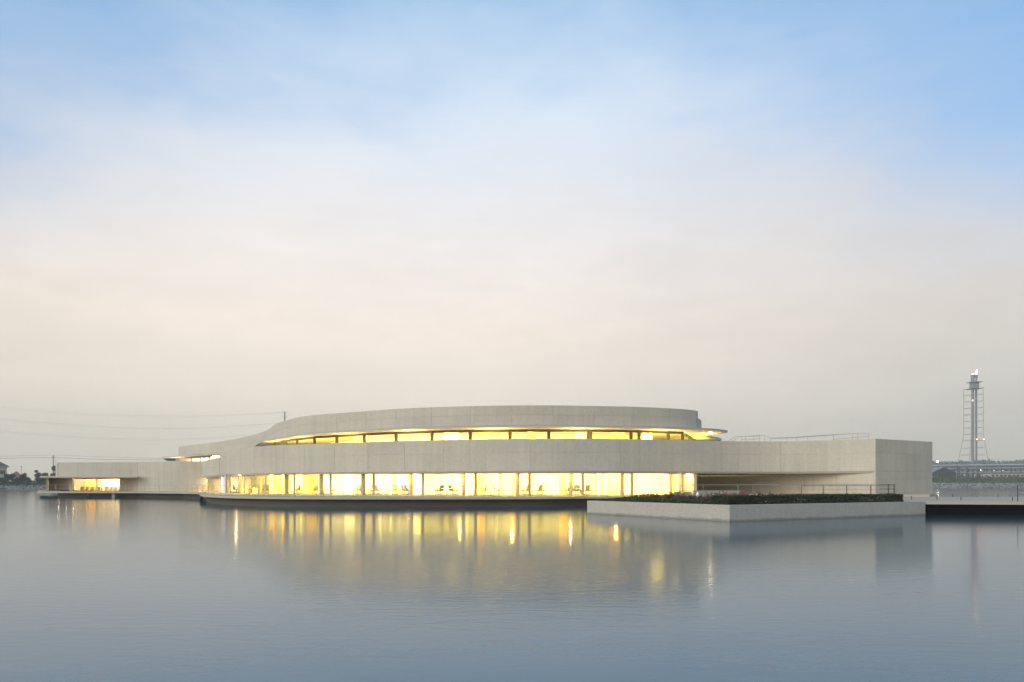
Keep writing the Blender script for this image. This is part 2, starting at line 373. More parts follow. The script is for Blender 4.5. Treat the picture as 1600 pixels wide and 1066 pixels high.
def on(c, px):
    """point of a plan curve on the bearing px"""
    for a, b in zip(c, c[1:]):
        if px_of(a) <= px <= px_of(b):
            k = (px - px_of(a)) / max(px_of(b) - px_of(a), 1e-9); return a.lerp(b, k)
    return c[0] if px < px_of(c[0]) else c[-1]

bld = empty('office_building', 'long curved white concrete office building of two glowing storeys on the water', 'building', (0, 75, 0))
OFF = Vector((0, 75, 0))
def part(name, bm, m, parent=None, smooth=False):
    o = link(name, bm, m, None, smooth); q = parent or bld
    o.parent = q; o.matrix_parent_inverse = q.matrix_world.inverted() if q is not bld else __import__('mathutils').Matrix.Translation(-OFF)
    return o
def panelled(name, c, z0, z1, th, splits, pitch, m=CONC, parent=None, cap=True):
    """a cast wall: backing plus form panels, each a piece of its own with an open 14 mm joint"""
    wall = part(name, strip(B(), c, z0 + 0.02, z1 - 0.02, 0.03, th), m, parent)
    s = lengths(c); tot = s[-1]; n = max(1, round(tot / pitch)); g = 0.012
    zs = [z0] + [z0 + (z1 - z0) * k for k in splits] + [z1]
    for i in range(n):
        seg = cut(c, tot * i / n + g, tot * (i + 1) / n - g)
        for a, b in zip(zs, zs[1:]):
            pr_ = random.uniform(-0.004, 0.004)
            o = link('concrete_panel', strip(B(), seg, a + (g if a > z0 else 0), b - (g if b < z1 else 0), pr_, 0.10), m)
            o.parent = wall
    return wall
LAMP_K = 8.0
def lights(pts, z, w, sx, sy, col, rz=0.0, up=False):
    for q in pts:
        ld = bpy.data.lights.new('ceiling_or_added_light', 'AREA'); ld.shape = 'RECTANGLE'; ld.size = sx; ld.size_y = sy; ld.energy = w * LAMP_K; ld.color = col
        lo = bpy.data.objects.new('ceiling_or_added_light', ld); COL.objects.link(lo); lo.location = (q[0], q[1], z); lo.rotation_euler = (math.pi if up else 0, 0, rz)

# --- walls
panelled('lower_band', BAND, ZS, ZB, 0.35, (0.56,), 4.6)
part('drip_edge', strip(B(), BAND, ZS - 0.22, ZS - 0.003, 0.02, 0.34, 0.14), CONC_S)
panelled('low_parapet', BAND_L, ZS, 6.22, 0.35, (0.5,), 4.6)
part('drip_edge', strip(B(), BAND_L, ZS - 0.22, ZS - 0.003, 0.02, 0.34, 0.14), CONC_S)
panelled('end_wall', ENDW, 1.2, ZB - 0.004, 0.35, (0.28, 0.42, 0.75), 4.4)
part('plinth', strip(B(), [q.copy() for q in ENDW], 1.0, 1.34, -0.04, 0.02), CONC_S)
part('side_wall', obox(B(), (46.35, 76.1), (46.6, 100), 0.35, 1.0, ZB - 0.01), CONC)
part('rear_wall', obox(B(), (47.5, 100.2), (-30, 112), 0.35, 1.0, ZB - 0.01), CONC)
PORCH = curve([Vector((21.2, 86.0)), Vector((26.5, 83.2)), Vector((32.6, 77.4)), Vector((35.9, 72.8)), Vector((37.5, 71.0))])
panelled('porch_wall', PORCH, 1.0, ZS - 0.23, 0.3, (0.5,), 4.0)
part('fin_wall', prism(B(), [(18.95, 76.2), (19.62, 73.6), (19.92, 73.6), (19.75, 86), (19.3, 86)], Z0, ZS - 0.22), CONC)
# --- slabs (soffit of the lower storey, terrace above it, upper roof)
IN = offset(BAND, 0.1); INL = offset(BAND_L, 0.1)
POLY = INL[:-1] + IN + [Vector((46.6, 76.2)), Vector((47.2, 99.8)), Vector((-28, 111.6)), Vector((-52, 134))]
part('lower_soffit', prism(B(), POLY, ZS + 0.01, ZS + 0.28), WHITE)
IN2 = offset(BAND, 0.34); IN2L = offset(BAND_L, 0.34)
POLY2 = IN2L[:-1] + IN2 + [Vector((46.5, 76.3)), Vector((47.1, 99.8)), Vector((-28, 111.6)), Vector((-52, 134))]
part('upper_terrace', prism(B(), POLY2, 5.9, 6.12), DECKM)
NOTCH = curve([at(1136.5, 81.2), at(1118, 84.5), at(1108, 87.5), at(1112, 91), at(1123, 93.5), at(1127, 96.5)], 0.5)
RP = SLAB + NOTCH[1:] + [Vector((26, 118)), Vector((-32, 150)), Vector((-72, 190)), Vector((-90, 178))]
part('roof_slab', prism(B(), RP, ZU, ZU + 0.22), WHITE)
part('slab_edge', strip(B(), SLAB, ZU - 0.02, ZU + 0.25, -0.04, 0.35, 0.05), CONC_S)
part('slab_edge', strip(B(), NOTCH, ZU - 0.02, ZU + 0.25, -0.04, 0.35, 0.05), CONC_S)
panelled('upper_parapet', UPW, ZU + 0.25, ZT, 0.3, (0.52,), 4.6)
part('parapet_return', obox(B(), at(1088.5, 79.6), (24.0, 93), 0.3, ZU + 0.25, ZT - 0.01), CONC)
part('rooftop_wall', strip(B(), curve([at(1070, 83), at(1084, 83.2), at(1091, 84.2), at(1095.5, 87), at(1095, 92)]), ZU + 0.24, 10.35, 0, 0.3), CONC)
part('upper_roof', prism(B(), offset(UPW, 0.25) + [Vector((24.5, 93)), Vector((24, 112)), Vector((-32, 148)), Vector((-75, 185))], ZT - 0.9, ZT - 0.7), CONC_S)
part('parapet_return', obox(B(), at(280.6, 154.2), (-82, 172), 0.3, ZU + 0.25, ZT - 0.01), CONC)

# --- lower storey: columns, glazing
def window(a, b, z0, z1, fr=0.05, fm=FRAME, parent=None, depth=0.09, sill=0.09):
    a, b = Vector(a), Vector(b); t_ = (b - a).normalized()
    bm = B()
    obox(bm, a, b, depth, z0, z0 + sill); obox(bm, a, b, depth, z1 - fr, z1)
    obox(bm, a, a + t_ * fr, depth, z0 + sill, z1 - fr); obox(bm, b - t_ * fr, b, depth, z0 + sill, z1 - fr)
    w_ = part('window', bm, fm, parent)
    bm = B(); obox(bm, a + t_ * fr * 0.9, b - t_ * fr * 0.9, 0.02, z0 + sill * 0.9, z1 - fr * 0.9)
    g_ = link('pane', bm, GLASS); g_.parent = w_
    return w_
COLS = [355, 375, 405.5, 448.5, 502, 567.5, 642, 724, 808.5, 892, 972, 1048, 1063]
SUBS = [359.5, 381.5, 414.5, 460, 516.5, 584, 660.5, 743, 827.5, 910.5, 987.5]
ZH = 3.44
for i, c_ in enumerate(COLS):
    q = on(WIN, c_); q2 = on(WIN, c_ + 2); t_ = (q2 - q).normalized() if (q2 - q).length > 1e-4 else Vector((1, 0))
    w_ = 0.34 if 2 < i < 11 else 0.20
    bm = B(); obox(bm, q - t_ * w_ / 2, q + t_ * w_ / 2, 0.42, Z0, ZS + 0.005)
    k = part('column', bm, FRAME)
    bm = B(); n_ = Vector((t_.y, -t_.x))
    for zz_ in (1.15, 1.95, 3.0, 3.3):
        a_ = q + t_ * (w_ / 2 - 0.05) + n_ * 0.21
        obox(bm, a_ + n_ * 0.0, a_ + n_ * 0.03, 0.07, zz_, zz_ + 0.09)
    o = link('bolt', bm, BLACK); o.parent = k; o['kind'] = 'stuff'
edges = sorted(COLS + SUBS)
for a, b in zip(edges, edges[1:]):
    qa, qb = on(WIN, a), on(WIN, b); t_ = (qb - qa).normalized()
    wa = (0.17 if a in COLS[3:11] else 0.10) if a in COLS else 0.10
    wb = (0.17 if b in COLS[3:11] else 0.10) if b in COLS else 0.10
    window(qa + t_ * wa, qb - t_ * wb, Z0, ZH)
for a in SUBS:
    q = on(WIN, a); q2 = on(WIN, a + 1); t_ = (q2 - q).normalized()
    part('mullion', obox(B(), q - t_ * 0.1, q + t_ * 0.1, 0.16, Z0, ZS + 0.005), FRAME)
part('window_head', strip(B(), cut(WIN, 0.1, lengths(WIN)[-1] - 0.1), ZH, ZS + 0.004, -0.06, 0.08), FRAME)
# vestibule at the left end
va, vb = at(322.5, 121), at(343, 115)
vm = va.lerp(vb, 0.44)
window(va, vm - (vb - va).normalized() * 0.02, Z0, 3.3, 0.06, FRAME); window(vm + (vb - va).normalized() * 0.02, vb, Z0, 3.3, 0.06, FRAME)
part('window_head', obox(B(), va, vb, 0.14, 3.3, ZS + 0.005), FRAME)
part('vestibule_wall', obox(B(), vb + Vector((0.1, 0)), at(355, 95) + Vector((-0.15, 0.1)), 0.2, Z0, ZS + 0.005), WHITE)
# --- upper storey glazing
UM = [429.5, 447, 464.5, 491.5, 526.5, 569, 619, 675, 735, 797, 857.5, 921, 986, 998.5, 1044, 1066.5]
ZF = 6.13
for i, a in enumerate(UM):
    q = on(VIN, a); q2 = on(VIN, a + 1.5) if i < len(UM) - 1 else q + (q - on(VIN, a - 1.5)); t_ = (q2 - q).normalized()
    w_ = 0.62 if a == 921 else 0.18 if i < 4 or i > 11 else 0.30
    part('column', obox(B(), q - t_ * w_ / 2, q + t_ * w_ / 2, 0.3, ZF, ZU + 0.004), FRAME_D)
for a, b in zip(UM, UM[1:]):
    qa, qb = on(VIN, a), on(VIN, b); t_ = (qb - qa).normalized()
    window(qa + t_ * 0.15, qb - t_ * 0.15, ZF, 8.17, 0.05, FRAME_D)
part('window_head', strip(B(), VIN, 8.17, ZU + 0.003, -0.07, 0.07), FRAME_D)
RV = [at(1067, 80.2), at(1076, 86), at(1084, 92), at(1091, 99)]
for a, b in zip(RV, RV[1:]):
    window(a.lerp(b, 0.02), a.lerp(b, 0.98), ZF, 8.17, 0.1, FRAME_D)
part('window_head', strip(B(), RV, 8.17, ZU + 0.003, -0.07, 0.07), FRAME_D)
# left upper wing glazing
LV = [(280.5, 156), (299, 152.5), (313, 149.8), (328, 147), (334, 145.8), (345, 143.5), (362, 138)]
for a, b in zip(LV, LV[1:]):
    window(at(*a).lerp(at(*b), 0.01), at(*a).lerp(at(*b), 0.99), 6.4, 8.2, 0.17, FRAME)
part('window_head', strip(B(), [at(*q) for q in LV], 8.2, ZU + 0.003, -0.07, 0.07), FRAME)
# --- inside: floors, back walls, partitions, ceilings
part('interior_floor', prism(B(), cut(WIN, 0.4, lengths(WIN)[-1] - 0.3) + [Vector((19.2, 84)), Vector((0, 86)), Vector((-22, 93.5)), Vector((-34, 103))], Z0 + 0.003, Z0 + 0.03), FLOORM)
part('interior_wall', obox(B(), (-46.4, 124.1), (-66, 131), 0.2, Z0, ZS + 0.006), WHITE)
BACK = curve([Vector(q) for q in ((19.3, 83.4), (10, 83.4), (0, 84.2), (-10, 86.2), (-20, 90.8), (-28, 96.5), (-34.5, 103.5), (-42, 110))])[::-1]
part('interior_wall', strip(B(), BACK, Z0, ZS + 0.006, 0, 0.2), WHITE)
part('interior_wall', obox(B(), (-42, 110), (-46.5, 124), 0.2, Z0, ZS + 0.006), WHITE)
def behind(px, extra): 
    q = on(WIN, px); return q * ((q.y + extra) / q.y)
for px, ex, w_, m_ in ((424.5, 6, 0.55, WOOD), (488, 8, 1.3, WOOD), (442, 5, 0.25, WOOD), (651, 4.5, 0.75, WHITE), (751, 5.0, 0.75, WOOD), (803, 4.0, 0.5, WOOD), (880, 4.5, 0.9, WOOD), (960, 3.2, 1.3, WOOD), (594, 6, 0.35, WHITE), (546, 6.5, 1.2, WHITE), (729, 5, 0.35, WHITE)):
    q = behind(px, ex)
    part('partition', box(B(), q.x - w_ / 2, q.x + w_ / 2, q.y, q.y + 0.45, Z0 + 0.03, ZS + 0.007), m_)
for px in (470, 610, 776, 935):
    q0, q1 = behind(px, 4.2), behind(px, 8.0)
    part('partition', obox(B(), q0, q1 + Vector((0.6, 0.4)), 0.14, Z0 + 0.03, ZS + 0.007), WHITE)
GC = (1.0, 0.84, 0.21)
def washers(c, marks, z, w, length, h, col, inset, tilt=12):
    for px in marks:
        q, q2 = on(c, px), on(c, px + 2); t_ = (q2 - q).normalized(); n_ = Vector((-t_.y, t_.x))
        ld = bpy.data.lights.new('wall_washer', 'AREA'); ld.shape = 'RECTANGLE'; ld.size = length; ld.size_y = h; ld.energy = w * LAMP_K; ld.color = col
        lo = bpy.data.objects.new('wall_washer', ld); COL.objects.link(lo); p_ = q + n_ * inset
        lo.location = (p_.x, p_.y, z); d = Vector((n_.x, n_.y, -math.tan(R(tilt)))); lo.rotation_euler = d.to_track_quat('-Z', 'Y').to_euler()
washers(WIN, (366, 391, 427, 475, 534, 604, 682, 766, 850, 932), ZS - 0.2, 200, 4.8, 0.3, GC, 0.35)
washers(WIN, (1018,), ZS - 0.2, 240, 5.5, 0.3, GC, 0.35)
lights([Vector((-54.0, 123.0)), Vector((-51.0, 119.5))], ZS - 0.03, 50, 1.2, 1.2, (1.0, 0.74, 0.28))
DL = emat('lit downlight lens', (1.0, 0.86, 0.5), 45)
for px, ex in ((671, 1.0), (682, 2.4), (736, 1.0), (798, 1.0), (869, 0.9), (938, 0.9), (1052, 0.7), (527, 1.2), (612, 1.0), (470, 1.2), (1002, 1.0), (432, 1.1)):
    q = behind(px, ex)
    bm = B(); tube(bm, [(q.x, q.y, ZS - 0.05), (q.x, q.y, ZS + 0.01)], 0.11, 10); part('downlight', bm, DL)
# upper room
UB = offset(VIN, 7.5)
part('interior_wall', strip(B(), UB, ZF, ZU + 0.006, 0, 0.2), WHITE)
part('interior_wall', obox(B(), UB[-1], (24, 104), 0.2, ZF, ZU + 0.006), WHITE)
for px in (560, 700, 830, 905, 960, 1010):
    q = on(VIN, px); q = q * ((q.y + random.uniform(2.5, 5)) / q.y)
    part('partition', box(B(), q.x - 0.5, q.x + random.uniform(0.5, 1.4), q.y, q.y + 0.3, ZF, ZU + 0.007), random.choice((WHITE, WOOD)))
UCOL = (1.0, 0.74, 0.16)
VL = lengths(VIN)[-1]
washers(VIN, (446, 478, 508, 548, 594, 646, 704, 765, 827, 888, 952, 1012, 1050), ZU - 0.25, 66, 4.5, 0.3, UCOL, 0.35, 5)
# added unseen uplights behind the parapet stand in for room light on the soffit
SOF = [cut(VIN, VL * k, VL * k + 0.3)[0] + Vector((0, -1.5)) for k in (0.03, 0.1, 0.2, 0.35, 0.5, 0.65, 0.8, 0.95)] + [Vector((23.0, 84.0)), Vector((24.5, 91))]
q = at(1110, 80.6); bm = B(); tube(bm, [(q.x, q.y, ZU - 0.05), (q.x, q.y, ZU + 0.01)], 0.14, 10); part('downlight', bm, DL)
lights(SOF, 6.2, 16, 0.6, 0.4, UCOL, up=True)
lights([at(266, 156.0), at(276, 153.8)], 6.5, 9, 1.0, 0.6, (1.0, 0.72, 0.42), up=True)  # added unseen lamps in place of window light under the slab tip
lights([at(1026, 82), at(1050, 84)], ZU - 0.04, 14, 1.6, 1.0, UCOL)
part('wing_back_wall', strip(B(), [at(274, 163), at(372, 147)], 5.9, ZU + 0.006, 0, 0.2), WHITE)
washers([at(280.5, 156), at(313, 149.8), at(362, 138)], (288, 302, 316, 332, 350), ZU - 0.25, 26, 4.5, 0.3, (1.0, 0.80, 0.40), 0.4, 5)
part('wing_floor', prism(B(), [at(250, 154), at(342, 134), at(380, 120), at(400, 130), at(300, 175)], 6.0, 6.2), DECKM)
# lamps under the lower soffit at the left corner and over the walk
lights([Vector((-45.2, 105)), Vector((-50.6, 113.4))], ZS - 0.05, 14, 0.4, 0.4, (1.0, 0.72, 0.24))
lights([on(WIN, px) + Vector((0, -1.3)) for px in (375, 405, 480, 540, 640, 720, 800, 890, 960, 1040)] + [Vector((18.9, 74.6))], ZS - 0.05, 11, 0.3, 0.3, (1.0, 0.75, 0.30))

# ------------------------------------------------------------------ left wing with its glazed pavilion
wing = empty('pavilion', 'low white concrete wing at the left end with two lit windows under a slab', 'building', (-75, 126, 0))
def wpart(name, bm, m): 
    o = link(name, bm, m); o.parent = wing; o.matrix_parent_inverse = __import__('mathutils').Matrix.Translation((75, -126, 0)); return o
def wpanelled(name, c, z0, z1, th, splits, pitch):
    o = panelled(name, c, z0, z1, th, splits, pitch, CONC, wing); o.matrix_parent_inverse = __import__('mathutils').Matrix.Translation((75, -126, 0)); return o
WF = curve([at(215, 126.4), at(255, 124.5), at(290, 123.2), at(322.5, 123.0)])
WB = [at(91, 129.5), at(150, 128), at(214.9, 126.45)]
wpanelled('long_wall', WF, Z0, 6.42, 0.3, (0.42, 0.72), 4.4)
wpanelled('upper_wall', WB, 3.79, 6.40, 0.3, (0.5,), 4.4)
sl = [at(62, 125.5), at(215, 123.9), at(214.9, 126.5), Vector((-72, 136)), at(70, 150)]
wpart('canopy_slab', prism(B(), sl, 3.50, 3.785), CONC_S)
wpart('roof', prism(B(), [at(91.5, 130), at(215, 126.7), at(322, 123.3), Vector((-52, 134)), Vector((-64, 160)), Vector((-92, 165))], 5.7, 5.9), CONC_S)
wpart('side_wall', obox(B(), at(91.5, 129.8), at(88, 150), 0.3, 3.79, 6.39), CONC)
wpart('porch_wall', obox(B(), at(73.2, 130.5), at(76, 142), 0.3, Z0, 3.50), CONC)
wpart('porch_wall', obox(B(), at(75, 141), at(112, 139), 0.3, Z0, 3.50), CONC)
wpart('pier', prism(B(), [at(109.3, 128.5), at(113.2, 128.4), at(114.6, 133.3), at(114.2, 150), at(109.8, 139)], Z0, 3.503), CONC)
wpanelled('recess_wall', [at(187.3, 131.5), at(200, 129.3), at(214.7, 126.8)], Z0, 3.50, 0.3, (0.5,), 5)
wpart('room_wall', obox(B(), at(114.5, 142.5), at(189, 142.5), 0.2, Z0, 3.505), WHITE)
wpart('room_wall', obox(B(), at(188.3, 132.0), at(187.5, 142.5), 0.2, Z0, 3.505), WHITE)
wpart('room_panel', box(B(), at(135, 140).x, at(150.2, 140).x, 139.6, 140, Z0, 3.506), WOOD)
wpart('room_floor', prism(B(), [at(115, 133.2), at(187, 132.6), at(187, 142), at(115, 142)], Z0 + 0.003, Z0 + 0.03), FLOORM)
for a, b in (((115, 133.4), (150.6, 133.0)), ((151.6, 133.0), (187, 132.4))):
    w_ = window(at(*a), at(*b), Z0, 3.36, 0.07, FRAME, wing); w_.matrix_parent_inverse = __import__('mathutils').Matrix.Translation((75, -126, 0))
wpart('window_head', obox(B(), at(115, 133.4), at(187, 132.4), 0.14, 3.36, 3.504), FRAME)
washers([at(115, 133.4), at(187, 132.4)], (124, 142, 160, 177), 3.36, 88, 2.0, 0.25, (1.0, 0.80, 0.38), 0.3)
lights([at(92, 134), at(104, 136)], 3.47, 5, 0.3, 0.3, (1.0, 0.80, 0.55))
lights([at(113, 129.8)], 3.47, 14, 0.3, 0.3, (1.0, 0.72, 0.34))

# ------------------------------------------------------------------ terraces, bridge, landing (walked on: structure)
EDGE = curve([at(*q) for q in ((312, 88), (319, 80.5), (330, 76.6), (343, 73.6), (380, 70), (420, 67.6), (480, 66.2), (560, 65.6), (640, 65.6), (760, 66.2), (870, 67.4), (916, 69), (1000, 70.4))])
LEDGE = [at(57, 116.5), at(90, 115), at(215, 113.8), at(280, 108), at(308, 103.2), at(312, 100.6)]
FR = LEDGE + EDGE
terr = FR + [Vector((17.2, 66.6)), Vector((22.64, 60.84)), Vector((29.95, 49.45)), Vector((36.2, 48.3)), Vector((80, 40)), Vector((80, 66.7)), Vector((41.2, 66.7)), Vector((47.3, 76)), Vector((47.6, 100)), Vector((-20, 118)), Vector((-62, 150)), Vector((-104, 150)), at(64, 132)]
tag(link('terrace', prism(B(), terr, 0.78, Z0), DECKM), kind='structure')
tag(link('landing', prism(B(), [(24.2, 70), (41.1, 67.2), (46.9, 75.7), (46.9, 78), (37, 78), (24.2, 84)], Z0, 1.22), DECKM), kind='structure')
def base_of(c, a, z0, z1, m, name='foundation'):
    return tag(link(name, strip(B(), c, z0, z1, a, a + 0.4), m), kind='structure')
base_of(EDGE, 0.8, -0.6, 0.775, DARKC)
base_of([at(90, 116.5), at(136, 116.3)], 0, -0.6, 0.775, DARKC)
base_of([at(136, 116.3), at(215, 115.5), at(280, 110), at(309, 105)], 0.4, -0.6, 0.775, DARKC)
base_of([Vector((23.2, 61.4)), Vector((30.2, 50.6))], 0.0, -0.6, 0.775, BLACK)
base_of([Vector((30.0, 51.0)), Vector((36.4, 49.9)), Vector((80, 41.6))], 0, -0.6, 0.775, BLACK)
bm = B(); q = at(178, 115.2); box(bm, q.x - 0.25, q.x + 0.25, q.y - 0.2, q.y + 0.5, -0.5, 0.775); tag(link('foundation', bm, CONC_S), kind='structure')

# ------------------------------------------------------------------ planter block in front
PA, PB, PC, PD = Vector((5.75, 52.2)), Vector((13.0, 40.8)), Vector((29.9, 49.4)), Vector((22.6, 60.8))
eu, ev = (PA - PB).normalized(), (PC - PB).normalized()
LU, LV_ = (PA - PB).length, (PC - PB).length
def pl(u, v): return PB + eu * u + ev * v
pln = empty('concrete_planter', 'low rectangular pale concrete planter block standing in the water in front', 'planter', (*pl(LU / 2, LV_ / 2), 0))
def ppart(name, bm, m):
    o = link(name, bm, m); o.parent = pln; o.matrix_parent_inverse = pln.matrix_world.inverted() if False else __import__('mathutils').Matrix.Translation(-Vector(pln.location)); return o
w = 0.32; ZP = 0.985
def rim(a0, a1, b0, b1): return prism(B(), [pl(a0, b0), pl(a1, b0), pl(a1, b1), pl(a0, b1)], -0.6, ZP)
bm = prism(B(), [pl(0, 0), pl(LU, 0), pl(LU, w), pl(0, w)], -0.6, ZP); bmesh.ops.bevel(bm, geom=[e for e in bm.edges if all(v.co.z > 0.9 for v in e.verts)], offset=0.02, segments=1, affect='EDGES'); ppart('planter_wall', bm, PLANTM)
bm = prism(B(), [pl(0, w), pl(w, w), pl(w, LV_), pl(0, LV_)], -0.6, ZP - 0.001); bmesh.ops.bevel(bm, geom=[e for e in bm.edges if all(v.co.z > 0.9 for v in e.verts)], offset=0.02, segments=1, affect='EDGES'); ppart('planter_wall', bm, PLANTM)
ppart('planter_wall', rim(LU - w, LU, w, LV_), PLANTM)
ppart('planter_wall', rim(w, LU - w, LV_ - w, LV_), PLANTM)
ppart('platform', prism(B(), [pl(w, w), pl(LU - w, w), pl(LU - w, LV_ - w), pl(w, LV_ - w)], -0.3, 0.93), DECKM)
ppart('planting_bed', prism(B(), [pl(w, w), pl(LU - w, w), pl(LU - w, 3.6), pl(3.2, 3.6), pl(3.2, LV_ - 1.4), pl(w, LV_ - 1.4)], 0.931, 0.96), SOIL)
# leaves
def quad(bm, c, s, up=0.0, asp=1.6):
    d = Vector((random.gauss(0, 1), random.gauss(0, 1), random.gauss(0, 1) + up)).normalized(); e = d.orthogonal().normalized()
    e.rotate(__import__('mathutils').Quaternion(d, random.uniform(0, 6.28))); f = d.cross(e)
    a, b = e * s * asp / 2, f * s / 2
    bm.faces.new([bm.verts.new(c + v) for v in (-a, -b, a, b)])
def hedge(label, u0, u1, v0, v1, z0, z1, n, leaf, mm):
    bm = B()
    for _ in range(n):
        r_ = random.random(); u, v, z_ = random.uniform(u0, u1), random.uniform(v0, v1), random.uniform(z0, z1)
        if r_ < 0.42: z_ = z1 - abs(random.gauss(0, 0.05))
        elif r_ < 0.80: u = u0 + abs(random.gauss(0, 0.06))
        elif r_ < 0.9: v = random.choice((v0 + abs(random.gauss(0, .05)), v1 - abs(random.gauss(0, .05))))
        q = pl(u, v); bump_ = noise.noise(Vector((q.x * 1.3, q.y * 1.3, 0))) * 0.07 + noise.noise(Vector((q.x * 5, q.y * 5, 3))) * 0.05
        quad(bm, Vector((q.x, q.y, z_ + bump_ * (z_ - z0) / (z1 - z0) * 1.2)), random.uniform(0.6, 1.2) * leaf, 0.3)
    t_ = empty('hedge', label, 'hedge', (*pl((u0 + u1) / 2, (v0 + v1) / 2), z0)); mi_ = __import__('mathutils').Matrix.Translation(-Vector(t_.location))
    o = link('foliage', bm, mm); o.parent = t_; o.matrix_parent_inverse = mi_
    bm = B()
    for k in range(int((v1 - v0) / 0.5)):
        q = pl((u0 + u1) / 2, v0 + 0.25 + k * 0.5); tube(bm, [(q.x, q.y, z0), (q.x + random.uniform(-.1, .1), q.y, z0 + (z1 - z0) * 0.8)], 0.025, 5)
    o = link('stem', bm, BARK); o.parent = t_; o.matrix_parent_inverse = mi_; o['kind'] = 'stuff'
hedge('dark clipped hedge along the right front edge of the concrete planter', 0.5, 1.75, 0.4, LV_ - 1.7, 0.95, 1.50, 15000, 0.075, LEAF_D)
hedge('shorter dark hedge behind the front hedge, towards the bridge', 4.4, 5.4, 9.6, LV_ - 0.9, 0.95, 1.46, 6000, 0.075, LEAF_D)
bm = B()
for _ in range(15000):
    u = random.uniform(0.8, LU - 0.6); v = random.uniform(0.42, 3.5); q = pl(u, v)
    hgt = (0.16 + 0.10 * v) * (0.55 + 0.45 * min(1, (LU - u) / 5)) * (0.8 + 0.5 * noise.noise(Vector((q.x * 1.1, q.y * 1.1, 5)))) + 0.05
    quad(bm, Vector((q.x, q.y, 0.95 + hgt * random.uniform(0.15, 1.0))), random.uniform(0.05, 0.10), 0.4)
tag(link('ground_cover', bm, LEAF_G), kind='stuff')
# loose rose shrubs with reddish tips at the back of the bed
def shrub_mesh(seed):
    rs = random.Random(seed); bs, bl = B(), B()
    for _ in range(7):
        a = rs.uniform(0, 6.28); r_ = rs.uniform(0.05, 0.28); hgt = rs.uniform(0.45, 0.72)
        top = Vector((math.cos(a) * r_, math.sin(a) * r_, hgt)); tube(bs, [(top.x * .2, top.y * .2, 0), (top.x * .7, top.y * .7, hgt * .55), top], 0.008, 4)
        for k in range(12):
            t_ = rs.uniform(0.45, 1.05); quad(bl, Vector((top.x * t_, top.y * t_, hgt * t_)) + Vector((rs.gauss(0, .035), rs.gauss(0, .035), rs.gauss(0, .03))), rs.uniform(0.035, 0.075))
    return bs, bl
protos = []
for s_ in range(4):
    bs, bl = shrub_mesh(s_); ms = bpy.data.meshes.new('stem'); bs.to_mesh(ms); bs.free(); ml = bpy.data.meshes.new('foliage'); bl.to_mesh(ml); bl.free()
    ms.materials.append(BARK); ml.materials.append(LEAF_R if s_ != 2 else LEAF_G); protos.append((ms, ml))
spots = [(random.uniform(1.0, 11.6), random.uniform(2.2, 3.5)) for _ in range(46)] + [(random.uniform(3.4, 5.6), random.uniform(3.8, 9.0)) for _ in range(26)]
for u, v in spots:
    ms, ml = random.choice(protos); q = pl(u, v)
    r_ = empty('shrub', 'thin red-tipped shrub rising from the planting bed', 'shrub', (*q, 0.945), random.uniform(0, 6.28), 'red-tipped shrubs in the planter bed')
    r_.scale = (random.uniform(.8, 1.15),) * 3
    place('stem', ms, None, r_); place('foliage', ml, None, r_)
GREYS = mat('grey cast stone', (0.27, 0.26, 0.235), 0.85, spec=0.1, vary=[((2, 2, 2), 0.1, 3)])
# stone seats, bench and white lantern on the platform
def block(name, label, cat, px, d, w_, dp, hgt, z=0.931, group=None, m=GREYS):
    q = at(px, d); bm = B(); box(bm, -w_ / 2, w_ / 2, 0, dp, 0, hgt); bmesh.ops.bevel(bm, geom=bm.edges[:], offset=0.015, segments=2, affect='EDGES')
    o = link(name, bm, m); o.location = (q.x, q.y, z); return tag(o, label, cat, group)
block('stone_seat', 'left one of two grey concrete cube seats behind the planting', 'seat', 1060, 55.0, 0.52, 0.5, 0.72)
block('stone_seat', 'right one of two grey concrete cube seats, beside the white lantern', 'seat', 1075, 55.2, 0.58, 0.5, 0.70)
q = at(1085, 57.0); q2 = at(1152, 57.6); bt = empty('concrete_bench', 'long grey concrete bench wall behind the flower bed', 'bench', (q.x, q.y, 0.931))
o = link('bench_slab', box(B(), 0, q2.x - q.x, 0, 0.45, 0, 0.78), GREYS, bt); o = link('bench_end', prism(B(), [(q2.x - q.x - 0.22, -0.12), (q2.x - q.x + 0.02, -0.12), (q2.x - q.x + 0.02, 0.0), (q2.x - q.x - 0.22, 0.0)], 0, 0.62), PLANTM, bt)
q = at(1090, 54.3); bm = B(); rings = []
for k, (r_, z_) in enumerate(((0.11, 0), (0.155, 0.12), (0.165, 0.26), (0.14, 0.42), (0.09, 0.57), (0.035, 0.67), (0.004, 0.71))):
    rings.append([bm.verts.new((r_ * math.cos(a * math.pi / 6), r_ * math.sin(a * math.pi / 6), z_)) for a in range(12)])
for a, b in zip(rings, rings[1:]):
    for k in range(12): bm.faces.new((a[k], a[(k + 1) % 12], b[(k + 1) % 12], b[k]))
bm.faces.new(rings[0]); bm.faces.new(rings[-1])
o = link('lantern', bm, mat('white enamel', (0.82, 0.84, 0.84), 0.35, vary=[((5, 5, 5), 0.02, 2)]), smooth=True); o.location = (q.x, q.y, 0.95); tag(o, 'small white drop-shaped garden lantern standing in the planting', 'lantern')

